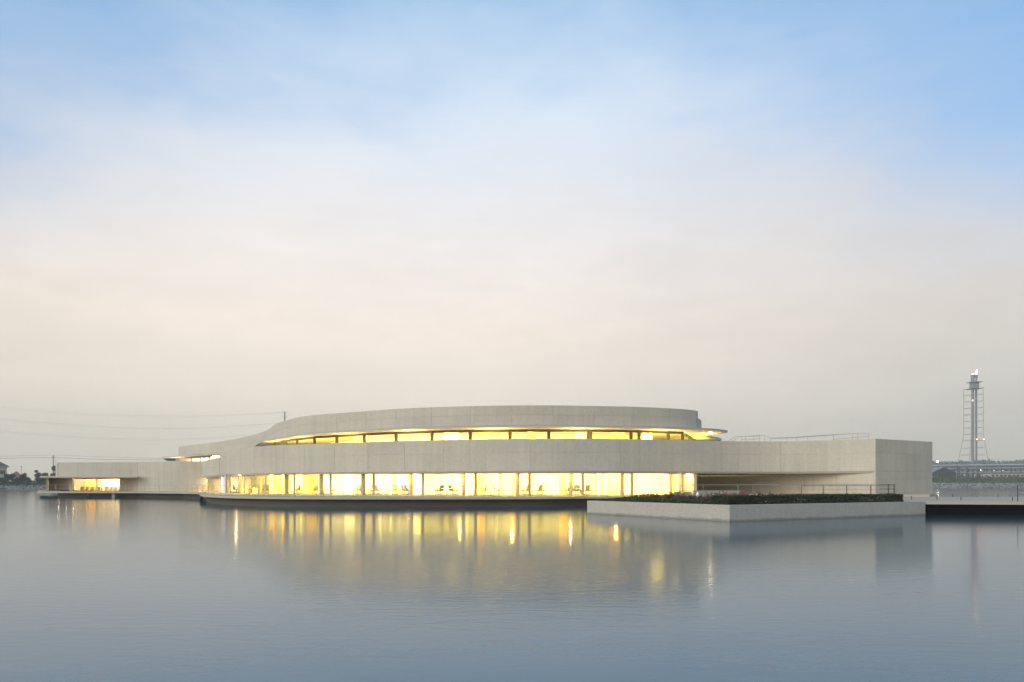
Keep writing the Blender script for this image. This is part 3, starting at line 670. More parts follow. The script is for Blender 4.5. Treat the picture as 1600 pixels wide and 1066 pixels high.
# ------------------------------------------------------------------ railings
POSTM = None
def railing(label, pts, z, hgt, pitch, rails=(1.0, 0.5), r=0.02, group=None, skip=0.0, m=STEEL):
    c = [Vector(p_) for p_ in pts]; s = lengths(c); tot = s[-1]
    root = empty('railing', label, 'railing', (*c[0], z), 0, group); o0 = Vector((*c[0], z))
    n = max(1, round(tot / pitch))
    for k, f in enumerate(rails):
        bm = B(); tube(bm, [Vector((*q_, z + hgt * f)) - o0 for q_ in c], r if k == 0 else r * 0.7, 5)
        link('top_rail' if k == 0 else 'mid_rail', bm, m, root)
    me = bpy.data.meshes.new('post'); bm = B(); box(bm, -r * 0.8, r * 0.8, -0.03, 0.03, 0, hgt - r); bm.to_mesh(me); bm.free()
    for k in range(n + 1):
        q_ = cut(c, min(tot * k / n, tot - 0.01), tot)[0]; p_ = place('post', me, m, root); p_.location = Vector((*q_, z)) - o0
    return root
EL = lengths(EDGE)[-1]
railing('thin steel railing along the curved front terrace below the office windows', offset(cut(EDGE, 0.6, EL - 0.3), 0.25), Z0, 1.14, 3.1, r=0.017)
railing('thin steel railing along the edge of the left walkway', [q + Vector((0, 0.3)) for q in LEDGE[:-1]], Z0, 1.12, 4.2, r=0.02)
q0, q1 = at(301, 112), at(317, 105)
railing('short steel railing at the step between left walkway and front terrace', [q0, q1], Z0, 1.2, 3.5, r=0.03)
railing('brass-lit railing across the open porch of the left pavilion', [at(66, 127.2), at(109, 127)], Z0, 1.15, 3.1, (1.0, 0.45), 0.045)
railing('steel railing in front of the dark porch, nearest the glazed rooms', [at(1050, 71.5), at(1092, 69), at(1145, 66), at(1220, 64.5)], Z0, 1.18, 3.6, r=0.026)
railing('steel railing along the ramp at the foot of the right wing', [at(1176, 70.5), at(1260, 69.6), at(1360, 68.2), at(1400, 67.8)], 1.22, 1.02, 2.3, r=0.022)
railing('darker steel railing on the plaza between the hedges and the ramp', [at(1252, 63.5), at(1310, 63.5), at(1397, 63)], Z0, 1.10, 2.1, (1.0,), r=0.022, m=CHROME)
bm = None
gt = empty('gate', 'small open steel gate frame before the right wing wall', 'gate', (*at(1388, 64.5), Z0))
for dx in (0, 0.55): link('post', box(B(), dx - 0.03, dx + 0.03, -0.03, 0.03, 0, 1.25), CHROME, gt)
for z_ in (0.35, 0.78, 1.2): link('bar', box(B(), -0.75 if z_ < 1 else -0.9, 0.6, -0.02, 0.02, z_, z_ + 0.04), CHROME, gt)
railing('thin railing along the far side of the bridge over open water', [Vector((41.4, 66.5)), Vector((50, 66.5)), Vector((80, 66.5))], Z0, 0.74, 3.4, (1.0, 0.62, 0.25), 0.016)
railing('thin wire railing on the near edge of the bridge with tall posts', [Vector((36.1, 48.75)), Vector((80, 40.4))], Z0, 1.2, 6.0, (0.66, 0.42), 0.012, m=CHROME)
bmesh_post = bpy.data.meshes.new('bollard'); bm = B(); tube(bm, [(0, 0, 0), (0, 0, 0.25)], 0.028, 8); tube(bm, [(0, 0, 0.25), (0, 0, 0.28)], 0.04, 8); bm.to_mesh(bmesh_post); bm.free()
for px, d in ((1424, 55), (1464, 53), (1501.5, 52.5), (1582, 51), (1488.5, 66.3), (1559.5, 66.3)):
    o = place('bollard', bmesh_post, CHROME); q = at(px, d); o.location = (q.x, q.y, Z0)
    tag(o, {1424: 'short dark bollard on the bridge deck next to the hedge end', 1464: 'second short dark bollard from the hedge on the near bridge edge', 1501.5: 'short dark bollard on the near bridge edge left of the tall railing post', 1582: 'rightmost short dark bollard on the near bridge edge', 1488.5: 'left of the two short bollards on the far bridge edge', 1559.5: 'right of the two short bollards on the far bridge edge'}[px], 'bollard', 'bollards on the near bridge edge' if d < 60 else 'bollards on the far bridge edge')
# rails on the roof terrace of the right wing
def rail3(label, pts, posts, zb, r=0.022):
    o0 = Vector(pts[0]); root = empty('railing', label, 'railing', o0)
    bm = B(); tube(bm, [Vector(q_) - o0 for q_ in pts], r, 5); link('top_rail', bm, STEEL, root)
    for q_ in posts: link('post', tube(B(), [Vector((q_[0], q_[1], zb)) - o0, Vector(q_) - o0], r * 0.9, 5), STEEL, root)
def up(px, y, d): q_ = at(px, d); return (q_.x, q_.y, EYE + (HOR - y) / F * d)
rail3('low looped steel handrail of the roof stair nearest the upper storey', [up(1138, 689, 82), up(1150, 682, 82), up(1187, 681.5, 82), up(1188, 686, 82), up(1160, 687, 82)], [up(1159, 682, 82), up(1178, 682, 82), up(1187, 682, 82)], 6.1)
rail3('sloping second handrail of the roof stair', [up(1144, 689.5, 86), up(1158, 682, 86), up(1195, 680.5, 86), up(1203, 684.5, 86), up(1240, 683.5, 86), up(1290, 680.2, 86), up(1320, 678.3, 86)], [up(1165, 681.7, 86), up(1195, 680.6, 86), up(1204, 684.6, 86), up(1245, 683.2, 86), up(1262, 682.3, 86), up(1302, 679.5, 86)], 6.1)
rail3('long curved handrail on the right wing roof ending at its corner', [up(1205, 685.5, 80), up(1240, 684.5, 80), up(1302, 679.8, 80), up(1330, 677.7, 80), up(1357, 678.2, 80), up(1361, 680.2, 80), up(1356, 682, 80), up(1300, 687, 80)], [up(1230, 685, 80), up(1302.5, 680, 80), up(1332.5, 677.8, 80), up(1340, 677.9, 80), up(1357, 678.4, 80)], 6.1)

# ------------------------------------------------------------------ furniture behind the glass
def chair():
    t_ = empty('office_chair', 'x', 'chair', group='black office chairs behind the glass')
    bm = B(); box(bm, -0.28, 0.28, -0.28, 0.28, 0.40, 0.51); bmesh.ops.bevel(bm, geom=bm.edges[:], offset=0.025, segments=2, affect='EDGES'); link('seat', bm, CHAIRM, t_)
    bm = B(); prof = [(0.46, 0.24), (0.60, 0.27), (0.80, 0.29), (1.02, 0.36), (1.06, 0.38)]
    for (z0, y0), (z1, y1) in zip(prof, prof[1:]):
        v = [bm.verts.new(q) for q in ((-.26, y0, z0), (.26, y0, z0), (.25, y1, z1), (-.25, y1, z1), (-.26, y0 + .08, z0), (.26, y0 + .08, z0), (.25, y1 + .08, z1), (-.25, y1 + .08, z1))]
        for f in ((0, 1, 2, 3), (4, 5, 6, 7), (0, 3, 7, 4), (1, 2, 6, 5), (0, 1, 5, 4), (3, 2, 6, 7)): bm.faces.new([v[i] for i in f])
    link('backrest', bm, CHAIRM, t_)
    for s_ in (-1, 1): link('armrest', tube(B(), [(s_ * .27, .25, .52), (s_ * .29, .22, .70), (s_ * .29, -.12, .69), (s_ * .28, -.16, .50)], 0.035, 6), CHAIRM, t_)
    link('gas_column', tube(B(), [(0, 0, .08), (0, 0, .44)], 0.045, 8), CHROME, t_)
    bm = B()
    for k in range(5):
        a = k * 2 * math.pi / 5 + .3; tube(bm, [(0, 0, .11), (math.cos(a) * .31, math.sin(a) * .31, .07)], 0.035, 5); tube(bm, [(math.cos(a) * .31, math.sin(a) * .31, .0), (math.cos(a) * .31, math.sin(a) * .31, .07)], 0.03, 6)
    link('star_base', bm, CHROME, t_)
    return t_
CH = [(369.5, 3.2, -100, 'in the leftmost lit office bay beside a thin mullion'), (392.5, 3.2, 80, 'with its back to the left, second office from the left'), (412.5, 3.0, 85, 'seen beside the mullion of the third glass bay from the left'),
      (417.5, 4.6, -60, 'half hidden behind a desk in the third bay from the left'), (463.5, 2.6, 95, 'at the left end of the wide fourth-bay desk'), (491, 3.0, 20, 'facing out at the middle of the fourth bay from the left'),
      (506, 3.2, -95, 'partly behind the column left of the fifth bay'), (520, 3.6, -100, 'alone just right of a mullion in the fifth bay'), (559, 2.6, 10, 'facing out at the right end of the fifth bay'),
      (581.5, 3.4, 90, 'half hidden by the mullion in the sixth bay'), (587.5, 4.8, -80, 'farther back, the middle of three in the sixth bay'), (592.5, 2.6, -85, 'with its back to the right in the sixth bay'), (616, 2.6, 15, 'facing out in the middle of the sixth bay'),
      (633, 3.2, -80, 'at the right end of the sixth bay, left of the column'), (637.5, 4.2, -70, 'behind its neighbour at the column closing the sixth bay'),
      (684, 2.8, 100, 'leftmost at the round table in the seventh bay'), (688.5, 4.6, 150, 'behind the left chair at the round table in the seventh bay'), (707, 4.0, -60, 'behind the right chair at the round table in the seventh bay'), (712, 2.8, -95, 'rightmost at the round table in the seventh bay'),
      (754.5, 2.6, 100, 'left of the small table in the eighth bay'), (777, 2.6, -95, 'right of the small table in the eighth bay'),
      (819, 2.8, 95, 'left of the mullion in the ninth bay'), (822.5, 4.4, 120, 'behind the leftmost chair in the ninth bay'), (841, 3.4, 60, 'left of the close pair at the ninth bay table'), (847, 2.8, -90, 'with its back to the right in the ninth bay'),
      (885, 3.6, 80, 'left of the column before the tenth bay'), (899, 2.6, 20, 'facing out between column and mullion in the tenth bay'), (907, 4.4, -40, 'farther back beside the tenth-bay mullion'), (915, 4.0, 60, 'just right of the tenth-bay mullion'), (921, 2.6, -95, 'rightmost of all, its back to the right in the tenth bay')]
proto = chair()
for i, (px, ex, rot, wh) in enumerate(CH):
    o = proto if i == 0 else copy_tree(proto)
    q = behind(px, ex); o.location = (q.x, q.y, Z0 + 0.03); o.rotation_euler = (0, 0, R(-rot)); o.scale = (1.08,) * 3; o['label'] = 'black office chair ' + wh
def desk(px, ex, w_, label, m=WOOD):
    q = behind(px, ex); t_ = empty('desk', label, 'desk', (q.x, q.y, Z0 + 0.03))
    link('desktop', box(B(), -w_ / 2, w_ / 2, 0, 0.75, 0.70, 0.74), m, t_)
    for s_ in (-1, 1): link('side_panel', box(B(), s_ * (w_ / 2 - 0.03) - 0.02, s_ * (w_ / 2 - 0.03) + 0.02, 0.02, 0.73, 0, 0.70), m, t_)
    link('front_panel', box(B(), -w_ / 2 + 0.06, w_ / 2 - 0.06, 0.05, 0.08, 0.12, 0.69), m, t_)
desk(379.5, 3.2, 0.9, 'small honey timber desk in the leftmost office')
desk(401, 3.3, 1.1, 'honey timber desk right of the chair in the second office')
desk(426.5, 3.2, 1.0, 'honey timber desk in the third bay from the left')
desk(473, 3.6, 1.5, 'honey timber desk in the left half of the fourth bay')
desk(556.5, 4.2, 1.0, 'honey timber desk behind the chair at the fifth bay end')
desk(574, 4.4, 0.7, 'narrow honey timber desk just right of the fifth-bay column')
desk(611, 4.4, 1.4, 'honey timber desk behind the middle chair of the sixth bay')
desk(626, 4.6, 0.9, 'honey timber desk right of the middle chair of the sixth bay')
def table(px, ex, r_, label):
    q = behind(px, ex); t_ = empty('round_table', label, 'table', (q.x, q.y, Z0 + 0.03))
    link('table_top', tube(B(), [(0, 0, .70), (0, 0, .735)], r_, 28), WHITE, t_); link('pedestal', tube(B(), [(0, 0, .02), (0, 0, .70)], 0.05, 8), CHROME, t_); link('foot', tube(B(), [(0, 0, 0), (0, 0, .025)], r_ * 0.55, 20), CHROME, t_)
table(698, 3.5, 0.75, 'white round table between the chairs in the seventh bay'); table(766, 3.0, 0.55, 'small white round table between two chairs in the eighth bay')
table(832, 3.4, 0.7, 'white round table behind the mullion in the ninth bay'); table(908, 3.2, 0.7, 'white round table among the chairs in the tenth bay')
ARMW = mat('orange-brown timber', (0.22, 0.11, 0.045), 0.5, vary=[((2, 2, 6), 0.12, 3)]); LEATH = mat('dark brown leather', (0.014, 0.010, 0.007), 0.6, vary=[((6, 6, 6), 0.15, 3)])
def armchair():
    t_ = empty('armchair', 'x', 'armchair', group='low timber armchairs in the pavilion')
    for s_ in (-1, 1): link('arm_panel', box(B(), s_ * .40 - .03, s_ * .40 + .03, -.36, .36, 0, .66), ARMW, t_)
    link('seat_cushion', box(B(), -.35, .35, -.34, .24, .10, .42), LEATH, t_); link('backrest', box(B(), -.35, .35, .22, .36, .12, .76), LEATH, t_); link('top_rail', box(B(), -.35, .35, .22, .37, .762, .80), ARMW, t_)
    return t_
pa = armchair()
for i, (px, wh) in enumerate(((130.5, 'first from the left in the left window'), (138.3, 'second from the left in the left window'), (146, 'at the right end of the left window'), (155.5, 'first from the left in the right window'), (168.5, 'left of three at the right of the right window'), (175.5, 'middle of three at the right of the right window'), (182, 'at the far right of the right window'))):
    o = pa if i == 0 else copy_tree(pa); q = at(px, 135.2); o.location = (q.x, q.y, Z0 + 0.03); o.rotation_euler = (0, 0, R(180)); o['label'] = 'low armchair with timber sides, ' + wh
block('floor_step', 'long low dark step on the pavilion porch floor', 'step', 102, 129.5, 1.9, 0.5, 0.22, Z0, None, LEATH)

# ------------------------------------------------------------------ trees, houses, poles on the left bank
def tree(name, label, x, y, zb, hgt, rad, n, leaf, m, group=None, low=0.18, seed=0):
    rs = random.Random(seed); t_ = empty(name, label, 'tree', (x, y, zb), 0, group)
    bm = B(); tube(bm, [(0, 0, -0.3), (rs.uniform(-.1, .1), 0, hgt * .35), (rs.uniform(-.3, .3), 0, hgt * .75)], hgt * .026, 7, hgt * .008)
    lobes = []
    for k in range(9):
        a = rs.uniform(0, 6.28); rr = rad * rs.uniform(0.1, 0.62); zc = hgt * rs.uniform(low + .15, .82)
        k_ = 1 - abs(zc / hgt - .5) * .9
        c_ = Vector((math.cos(a) * rr * k_ * 1.1, math.sin(a) * rr * k_, zc)); lobes.append((c_, rad * rs.uniform(.32, .56)))
        tube(bm, [(0, 0, zc * .55), c_ * .7 + Vector((0, 0, zc * .25)), c_], hgt * .011, 5, hgt * .003)
    link('trunk', bm, BARK, t_)
    bm = B()
    for _ in range(n):
        c_, r_ = rs.choice(lobes); d = Vector((rs.gauss(0, 1), rs.gauss(0, 1), rs.gauss(0, .8))).normalized() * r_ * rs.uniform(.35, 1.05) ** .6
        quad(bm, c_ + d, leaf * rs.uniform(.6, 1.3), 0.3, 1.4)
    link('crown', bm, m, t_); return t_
def tpx(px, ytop, d, zb, wpx, label, m=LEAF_T, name='broadleaf_tree', n=800, seed=0, low=.1):
    q = at(px, d); hgt = EYE + (HOR - ytop) / F * d - zb
    return tree(name, label, q.x, q.y, zb, hgt, wpx * d / F / 2, n, 0.55 * d / 300, m, 'trees on the left bank', low, seed)
T_ = 2.0
tpx(3, 745, 292, T_, 12, 'small dark tree at the left picture edge in front of the tall house', seed=1)
tpx(12, 739, 293, T_, 12, 'dark round tree just right of the tall house', seed=2)
tpx(20, 737, 294, T_, 9, 'narrow dark tree left of the red-roofed house', seed=3)
tpx(28, 746, 290, T_, 10, 'low dark bush tree in front of the red-roofed house', seed=4)
tpx(36, 738.5, 292, T_, 13, 'dark tree with twin tops right of the red-roofed house', seed=5, n=1100)
tpx(44, 745, 291, T_, 10, 'low dark tree at the right end of the dark clump', seed=6)
tpx(59, 731.5, 360, T_, 14, 'tall pale feathery tree standing farther back', LEAF_P, seed=7, n=520)
tpx(71, 737, 345, T_, 13, 'pale tree between the feathery tree and the pole', LEAF_P, seed=8, n=700)
tpx(63, 743, 300, T_, 14, 'mid grey-green tree beside the pavilion porch', seed=9)
tpx(75, 745, 305, T_, 12, 'grey-green tree seen above the pavilion slab tip', seed=10)
tpx(87, 726, 300, T_, 15, 'dense tree at the utility pole rising behind the pavilion', seed=11, n=1300, low=.02)
tpx(103, 722, 330, T_, 9, 'tree top just showing above the pavilion roof', seed=12)
bm = B()
for _ in range(5200):
    x = random.uniform(-250, -178); _, w_, e, pz = station(x)
    z_ = random.random() ** .8 * (1.75 + .5 * noise.noise(Vector((x * .3, 0, 0)))); quad(bm, Vector((x, w_ + 10.5 + random.uniform(-.6, .9), e + z_)), random.uniform(.25, .5), .2)
t_ = empty('hedgerow', 'long low grey-green hedgerow along the top of the left bank', 'hedge', (-214, 287, 1.8)); o = link('foliage', bm, LEAF_T); o.parent = t_; o.matrix_parent_inverse = __import__('mathutils').Matrix.Translation((214, -287, -1.8))
HW = mat('pale house render', (0.48, 0.465, 0.40), 0.8, vary=[((.4, .4, .4), .06, 3)]); SLATE = mat('grey slate roof', (0.11, 0.108, 0.10), 0.8, spec=0.1, vary=[((1, 1, 3), .15, 3)]); TILE = mat('faded red tile roof', (0.30, 0.13, 0.09), 0.8, vary=[((1, 1, 3), .15, 3)]); WDK = mat('dark window glass', (0.05, 0.055, 0.06), 0.15, vary=[((1, 1, 1), .1, 1)])
def house(label, x, y, zb, w_, dp, eave, ridge, roofm, rows, over=0.9):
    t_ = empty('house', label, 'house', (x, y, zb), R(36))
    link('wall', box(B(), -w_ / 2, w_ / 2, 0, dp, 0, eave), HW, t_)
    bm = B(); a = [bm.verts.new(v) for v in ((-w_ / 2 - over, -over, eave), (w_ / 2 + over, -over, eave), (w_ / 2 + over, dp + over, eave), (-w_ / 2 - over, dp + over, eave))]
    r1, r2 = bm.verts.new((-w_ / 2 + dp / 2, dp / 2, ridge)), bm.verts.new((w_ / 2 - dp / 2, dp / 2, ridge))
    for f in ((a[0], a[1], r2, r1), (a[1], a[2], r2), (a[2], a[3], r1, r2), (a[3], a[0], r1), tuple(a)): bm.faces.new(f)
    link('roof', bm, roofm, t_)
    link('eaves', box(B(), -w_ / 2 - over + .05, w_ / 2 + over - .05, -over + .05, dp + over - .05, eave - .35, eave - .01), HW, t_)
    for z0, z1, xs_ in rows:
        for xc in xs_:
            f = link('window', box(B(), xc - .75, xc + .75, -.08, .05, z0 - .1, z1 + .1), HW, t_); link('pane', box(B(), xc - .6, xc + .6, -.11, -.06, z0, z1), WDK, f)
            link('glazing_bar', box(B(), xc - .04, xc + .04, -.14, -.105, z0, z1), HW, f)
    return t_
q = at(-19, 305); house('tall pale house with dark hipped roof at the left picture edge', q.x, q.y, 2.0, 13.5, 10, 8.6, 12.2, SLATE, [(1.2, 3.2, (-4, -1.2, 1.6, 4.6)), (5.0, 6.6, (-4, -1.2, 1.6, 4.4, 5.6))])
q = at(25.5, 345); house('low house with faded red tile roof among the left trees', q.x, q.y, 2.0, 4.6, 5, 4.6, 7.0, TILE, [(1.2, 2.6, (-1.1, 1.1))], 0.5)
POLE = mat('weathered concrete pole', (0.13, 0.125, 0.115), 0.8, vary=[((1, 1, 1), .1, 2)]); WIRE = mat('dark wire', (0.06, 0.06, 0.06), 0.6, vary=[((1, 1, 1), .1, 1)])
def pole(label, px, ytop, d, r_, zb, arms=(), name='utility_pole'):
    q = at(px, d); zt = EYE + (HOR - ytop) / F * d; t_ = empty(name, label, 'pole', (q.x, q.y, zb))
    link('shaft', tube(B(), [(0, 0, -.5), (0, 0, zt - zb)], r_, 8, r_ * .7), POLE, t_)
    for dz, hw in arms:
        link('crossarm', box(B(), -hw, hw, -.08, .08, zt - zb - dz - .08, zt - zb - dz + .08), POLE, t_)
        for s_ in (-1, 1): link('insulator', tube(B(), [(s_ * hw * .92, 0, zt - zb - dz + .05), (s_ * hw * .92, 0, zt - zb - dz + .4)], .09, 6), POLE, t_)
    return t_
pole('dark utility pole at the left end of the pavilion roof', 83.3, 711, 290, 0.20, 2.0, ((1.15, 0.5),))
pole('thinner pole just right of the dark utility pole', 87.4, 719.5, 330, 0.10, 2.0)
pole('slender mast behind the red-roofed house', 33.3, 728.5, 350, 0.10, 2.0, ((0.4, 0.25),))
q = at(445, 400)
pylon = pole('tall steel power pole rising behind the curved upper roof', 445, 643.6, 400, 0.42, 4.0, ((0.25, 1.35), (3.0, 1.2), (8, 2.0)), 'power_pole')
def wire(label, pts, r_, group):
    P = [Vector(up(*q_)) for q_ in pts]; C2 = []
    for i in range(len(P) - 1):
        p0, p1, p2, p3 = P[max(i - 1, 0)], P[i], P[i + 1], P[min(i + 2, len(P) - 1)]
        for j in range(10):
            t_ = j / 10; C2.append(0.5 * ((2 * p1) + (p2 - p0) * t_ + (2 * p0 - 5 * p1 + 4 * p2 - p3) * t_ ** 2 + (3 * p1 - p0 - 3 * p2 + p3) * t_ ** 3))
    C2.append(P[-1]); bm = B(); tube(bm, C2, r_, 4); tag(link('power_line', bm, WIRE), label, 'power line', group)
G_ = 'high power lines at left'
wire('topmost faint power line sagging across the sky at left', [(-60, 631, 400), (0, 636.5, 400), (100, 644, 400), (200, 649, 400), (320, 649.5, 400), (447, 644.2, 400)], 0.024, G_)
wire('second faint power line from the top, just under the topmost', [(-60, 634, 402), (0, 639.5, 402), (100, 646.5, 402), (200, 651.5, 402), (320, 651.6, 402), (443, 645, 400)], 0.018, G_)
wire('third faint power line from the top at left', [(-60, 649.5, 400), (0, 654.5, 400), (100, 662.5, 400), (200, 668.6, 400), (320, 668.3, 400), (447, 660, 400)], 0.027, G_)
wire('fourth faint power line from the top at left', [(-60, 652, 402), (0, 656.8, 402), (100, 664.8, 402), (200, 670, 402), (320, 669.5, 402), (443, 661, 400)], 0.018, G_)
wire('fifth faint power line from the top at left', [(-60, 669, 400), (0, 673.8, 400), (100, 681, 400), (200, 686, 400), (320, 684.5, 400), (460, 674, 400)], 0.027, G_)
wire('lowest of the faint high power lines at left', [(-60, 671.5, 402), (0, 676, 402), (100, 683.3, 402), (200, 688, 402), (320, 686.6, 402), (460, 676, 402)], 0.020, G_)
wire('upper wire from the left edge over the utility pole to the building', [(-80, 715, 290), (0, 713.2, 290), (83.3, 711.3, 290), (160, 714, 292), (262, 716.6, 295)], .035, 'wires on the utility pole')
wire('lower, darker wire from the left edge over the utility pole to the building', [(-80, 717.3, 290), (0, 716.4, 290), (83.3, 715.3, 290), (160, 718, 292), (262, 718.8, 295)], .055, 'wires on the utility pole')

# ------------------------------------------------------------------ works on the right bank
IRON = mat('painted steelwork', (0.10, 0.115, 0.125), 0.6, vary=[((.5, .5, .5), .12, 3)]); PIPE = mat('galvanised pipe', (0.42, 0.43, 0.43), 0.45, metal=.3, vary=[((.3, 1, 1), .08, 3)])
SHEDW = mat('dark shed boards', (0.045, 0.045, 0.045), 0.8, vary=[((1, 1, .3), .2, 3)]); SHEDR = mat('blue sheet roof', (0.19, 0.22, 0.25), 0.6, vary=[((.5, 2, .5), .1, 3)])
D0 = 462; ZG = 6.2
def zz(y, d): return EYE + (HOR - y) / F * d
rack = empty('pipe_rack', 'long dark steel pipe rack of two tiers across the right bank', 'pipe rack', (*at(1520, D0), ZG)); o0 = Vector(rack.location)
def rp(name, bm, m): o = link(name, bm, m); o.parent = rack; o.matrix_parent_inverse = __import__('mathutils').Matrix.Translation(-o0); return o
def dd(px): return 490 - (px - 1440) * 0.16
for px in (1455, 1466, 1478, 1496, 1499, 1511, 1521, 1527, 1537.5, 1550, 1565, 1580, 1595, 1611, 1630, 1650):
    d = dd(px); q = at(px, d)
    for k, dy in enumerate((0, 5.0)): rp('column', box(B(), q.x - .35, q.x + .35, q.y + dy - .3, q.y + dy + .3, ZG - .5, zz(727, d)), IRON)
    rp('crossbeam', box(B(), q.x - .25, q.x + .25, q.y - .6, q.y + 5.6, zz(732.6, d), zz(731.4, d)), IRON)
pa_, pb_ = at(1430, dd(1430)), at(1680, dd(1680))
for y0, y1 in ((729.6, 727.6), (733.8, 732.4), (740, 738.6)):
    for off_ in (0, 5): rp('beam', obox(B(), pa_ + Vector((0, off_)), pb_ + Vector((0, off_)), .5, zz(y0, 470), zz(y1, 470)), IRON)
for k, (dy, r_, y) in enumerate(((-.2, .42, 727.2), (1.0, .3, 727.4), (2.2, .42, 727.1), (3.6, .3, 727.4), (.8, .3, 732), (2.6, .38, 731.9), (1.2, .3, 738.4), (3.0, .34, 738.3))):
    a_, b_ = Vector((*pa_, zz(y, 470) + .3)) + Vector((0, dy, 0)), Vector((*pb_, zz(y, 470) + .3)) + Vector((0, dy, 0)); rp('pipe', tube(B(), [a_, b_], r_, 8), PIPE)
def gable(name, label, cat, px0, px1, ye, ya, d, dp, wm_, rm_, zb=ZG, wins=0, mono=False):
    q0, q1 = at(px0, d), at(px1, d); w_ = q1.x - q0.x; t_ = empty(name, label, cat, (q0.x, d, zb)); e, a = zz(ye, d) - zb, zz(ya, d) - zb
    bm = B(); pr_ = [(0, 0), (w_, 0), (w_, e), (w_ / 2, a), (0, e)] if not mono else [(0, 0), (w_, 0), (w_, e), (0, e)]
    f0 = [bm.verts.new((x, 0, z_)) for x, z_ in pr_]; f1 = [bm.verts.new((x, dp, z_)) for x, z_ in pr_]
    bm.faces.new(f0); bm.faces.new(f1)
    for i in range(len(pr_)): bm.faces.new((f0[i], f0[(i + 1) % len(pr_)], f1[(i + 1) % len(pr_)], f1[i]))
    link('wall', bm, wm_, t_)
    sides = [((0 - .4, e - .3), (w_ / 2, a + .05)), ((w_ / 2, a + .05), (w_ + .4, e - .3))] if not mono else [((-.5, e + .02), (w_ + .5, e + .02))]
    for (xa, za), (xb, zb_) in sides:
        bm = B(); v = [bm.verts.new(c_) for c_ in ((xa, -.5, za), (xb, -.5, zb_), (xb, dp + .5, zb_), (xa, dp + .5, za), (xa, -.5, za + .25), (xb, -.5, zb_ + .25), (xb, dp + .5, zb_ + .25), (xa, dp + .5, za + .25))]
        for f in ((0, 1, 2, 3), (4, 5, 6, 7), (0, 1, 5, 4), (1, 2, 6, 5), (2, 3, 7, 6), (3, 0, 4, 7)): bm.faces.new([v[i] for i in f])
        link('roof', bm, rm_, t_)
    for k in range(wins):
        x = w_ * (k + .5) / wins; link('window', box(B(), x - .8, x + .8, -.1, .05, e * .45, e * .8), WDK, t_)
gable('gabled_shed', 'dark gabled shed with grey-blue roof just right of the building end', 'shed', 1455, 1494, 738.6, 730.2, 452, 30, SHEDW, SHEDR)
gable('low_building', 'long low pale building with blue roof at the right picture edge', 'building', 1548, 1640, 740.5, 0, 456, 8, HW, SHEDR, wins=14, mono=True)
# flare stack
FD = 700; fs = empty('flare_stack', 'tall lattice flare stack with two pipes and a burning tip', 'chimney', (*at(1521.5, FD), 7)); f0 = Vector(fs.location)
STK = mat('hazy grey stack steel', (0.19, 0.205, 0.205), 0.55, vary=[((.2, .2, .2), .08, 2)])
def fp(name, bm, m, par=None): o = link(name, bm, m); o.parent = par or fs; return o
def fx(px): return (px - 1521.5) / F * FD
def fz(y): return zz(y, FD) - f0.z
fp('flare_pipe', tube(B(), [(fx(1519.8), 0, -1), (fx(1519.8), 0, fz(586))], 1.3, 12), STK); fp('flare_pipe', tube(B(), [(fx(1526.6), 1, -1), (fx(1526.6), 1, fz(585))], .85, 12), STK)
fp('burner', tube(B(), [(fx(1519.8), 0, fz(597)), (fx(1519.8), 0, fz(585.5))], 1.7, 12), STK); fp('burner', tube(B(), [(fx(1526.3), 1, fz(590)), (fx(1526.3), 1, fz(584.6))], 1.4, 12), STK)
fp('windshield', box(B(), fx(1517.2), fx(1528), -2.0, 2.4, fz(607), fz(598)), STK)
legs = [[(1511.7, 608), (1511.7, 680), (1505.5, 724)], [(1530, 606), (1530.3, 680), (1535.2, 724)]]
for k, lg in enumerate(legs):
    for dy in (-6, 6): fp('leg', tube(B(), [(fx(x), dy * (1 if y < 700 else 1.5), fz(y)) for x, y in lg], .20, 6), STK)
def legx(lg, y):
    if y < 680: return lg[0][0]
    k = (y - 680) / 44; return lg[1][0] + (lg[2][0] - lg[1][0]) * k
LV2 = [608, 617.5, 627.5, 638, 648, 658.5, 668.5, 678.5, 688.5, 700, 711, 722]
for y in LV2:
    for dy in (-6, 6):
        fp('girt', tube(B(), [(fx(legx(legs[0], y)), dy, fz(y)), (fx(legx(legs[1], y)), dy, fz(y))], .15, 6), STK)
    for lg in legs: fp('girt', tube(B(), [(fx(legx(lg, y)), -6, fz(y)), (fx(legx(lg, y)), 6, fz(y))], .15, 6), STK)
for y in (597.5, 607.5): fp('platform', box(B(), fx(1514.2), fx(1530.6), -5, 5, fz(y) - .25, fz(y) + .25), STK)
FL = emat('white-hot flame', (1.0, 0.78, 0.55), 14); RED = emat('red beacon', (1.0, 0.10, 0.05), 22)
fp('flame', tube(B(), [(fx(1526.3), 1, fz(584.6)), (fx(1526.7), 1, fz(582)), (fx(1526.9), 1, fz(580)), (fx(1527.4), 1, fz(577.6))], .85, 8, .12), FL)
fp('flame', tube(B(), [(fx(1519.4), 0, fz(585.4)), (fx(1519.8), 0, fz(584.4)), (fx(1522), 0, fz(584))], .6, 8, .3), emat('orange flame', (1.0, 0.45, 0.25), 8))
for x, y in ((1513, 627), (1519.5, 687.3), (1530.5, 687.3)): 
    bm = B(); bmesh.ops.create_icosphere(bm, subdivisions=2, radius=.45); bmesh.ops.translate(bm, verts=bm.verts, vec=(fx(x), -6.6, fz(y))); fp('beacon', bm, RED)
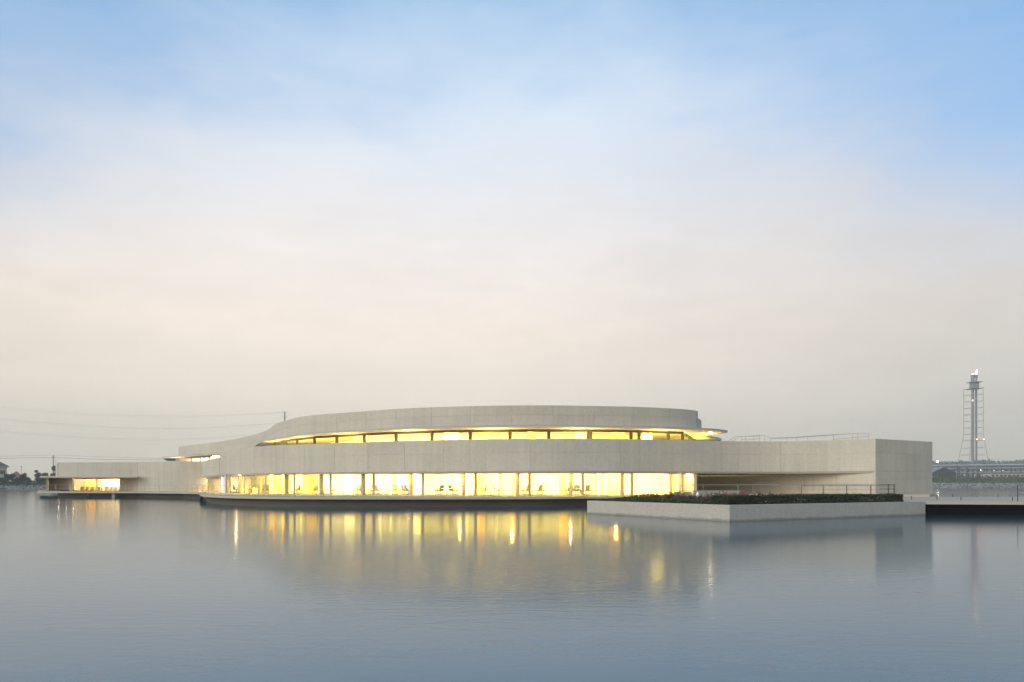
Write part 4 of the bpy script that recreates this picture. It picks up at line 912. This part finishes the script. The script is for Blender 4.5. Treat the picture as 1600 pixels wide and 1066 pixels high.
# lamps
LAMP = emat('lit lamp head', (1.0, 0.95, 0.82), 60)
def lamp(label, px, y, d, r_, m=LAMP, arm=0):
    q = at(px, d); zt = zz(y, d) - ZG; t_ = empty('street_lamp', label, 'lamp', (q.x, q.y, ZG)); link('shaft', tube(B(), [(0, 0, -.5), (0, 0, zt)], .16, 6, .1), POLE, t_)
    if arm: link('arm', tube(B(), [(0, 0, zt), (-arm, 0, zt + .3)], .09, 5), POLE, t_)
    bm = B(); bmesh.ops.create_icosphere(bm, subdivisions=2, radius=r_); bmesh.ops.translate(bm, verts=bm.verts, vec=(-arm, 0, zt + (.3 if arm else 0))); link('lamp_head', bm, m, t_)
lamp('bright lit floodlight lamp just right of the building end', 1465, 721.5, 446, .45)
lamp('unlit dark lamp post in front of the pipe rack', 1495, 722.5, 444, .3, POLE, 2.6)
lamp('small lit white lamp under the pipe rack near the stack', 1532.5, 734.5, 456, .15, emat('soft lamp', (1, .95, .8), 20))
lamp('small dim lamp under the pipe rack, right of the stack', 1553, 735.2, 456, .15, emat('dim lamp', (1, .95, .8), 4))
lamp('farther dim lamp under the pipe rack towards the right edge', 1567, 735.6, 456, .18, emat('dim lamp two', (1, .95, .8), 3))
# scrub on the bank and far wood
bm = B()
for _ in range(9000):
    x = random.uniform(236, 352); _, w_, e, pz = station(x); k = random.random()
    quad(bm, Vector((x, w_ + 12 + 14 * k, e + (pz - e) * max(0, min(1, k * 1.2)) + random.random() ** 1.5 * (1.6 + 1.2 * noise.noise(Vector((x * .2, k * 3, 0)))))), random.uniform(.35, .8), .3)
tag(link('scrub', bm, leafmat('bank scrub leaf', (0.045, 0.06, 0.018), (0.12, 0.13, 0.05))), kind='stuff')
bm = B()
for _ in range(7000):
    x = random.uniform(600, 880); y = 1080 + random.uniform(0, 50)
    top = 31 + 4.5 * noise.noise(Vector((x * .035, 0, 2))) + 3.2 * noise.noise(Vector((x * .13, y * .05, 7)))
    top *= 1.0 if x > 705 else 0.93
    quad(bm, Vector((x, y, 6 + (top + 2.5) * random.random() ** .45)), random.uniform(2.0, 4.0), .3, 1.3)
tag(link('wood', bm, LEAF_T), kind='stuff')

# ------------------------------------------------------------------ the haze of a humid evening
bm = B(); box(bm, -1640, 1640, -80, 1640, -2.0, 135)
HM = bpy.data.materials.new('evening haze'); HM.use_nodes = True; t = HM.node_tree; t.nodes.clear()
o_ = t.nodes.new('ShaderNodeOutputMaterial'); v_ = t.nodes.new('ShaderNodeVolumePrincipled')
v_.inputs['Color'].default_value = (1.0, 0.955, 0.87, 1); v_.inputs['Density'].default_value = 0.00036
t.links.new(v_.outputs[0], o_.inputs['Volume'])
tag(link('haze', bm, HM), kind='stuff')
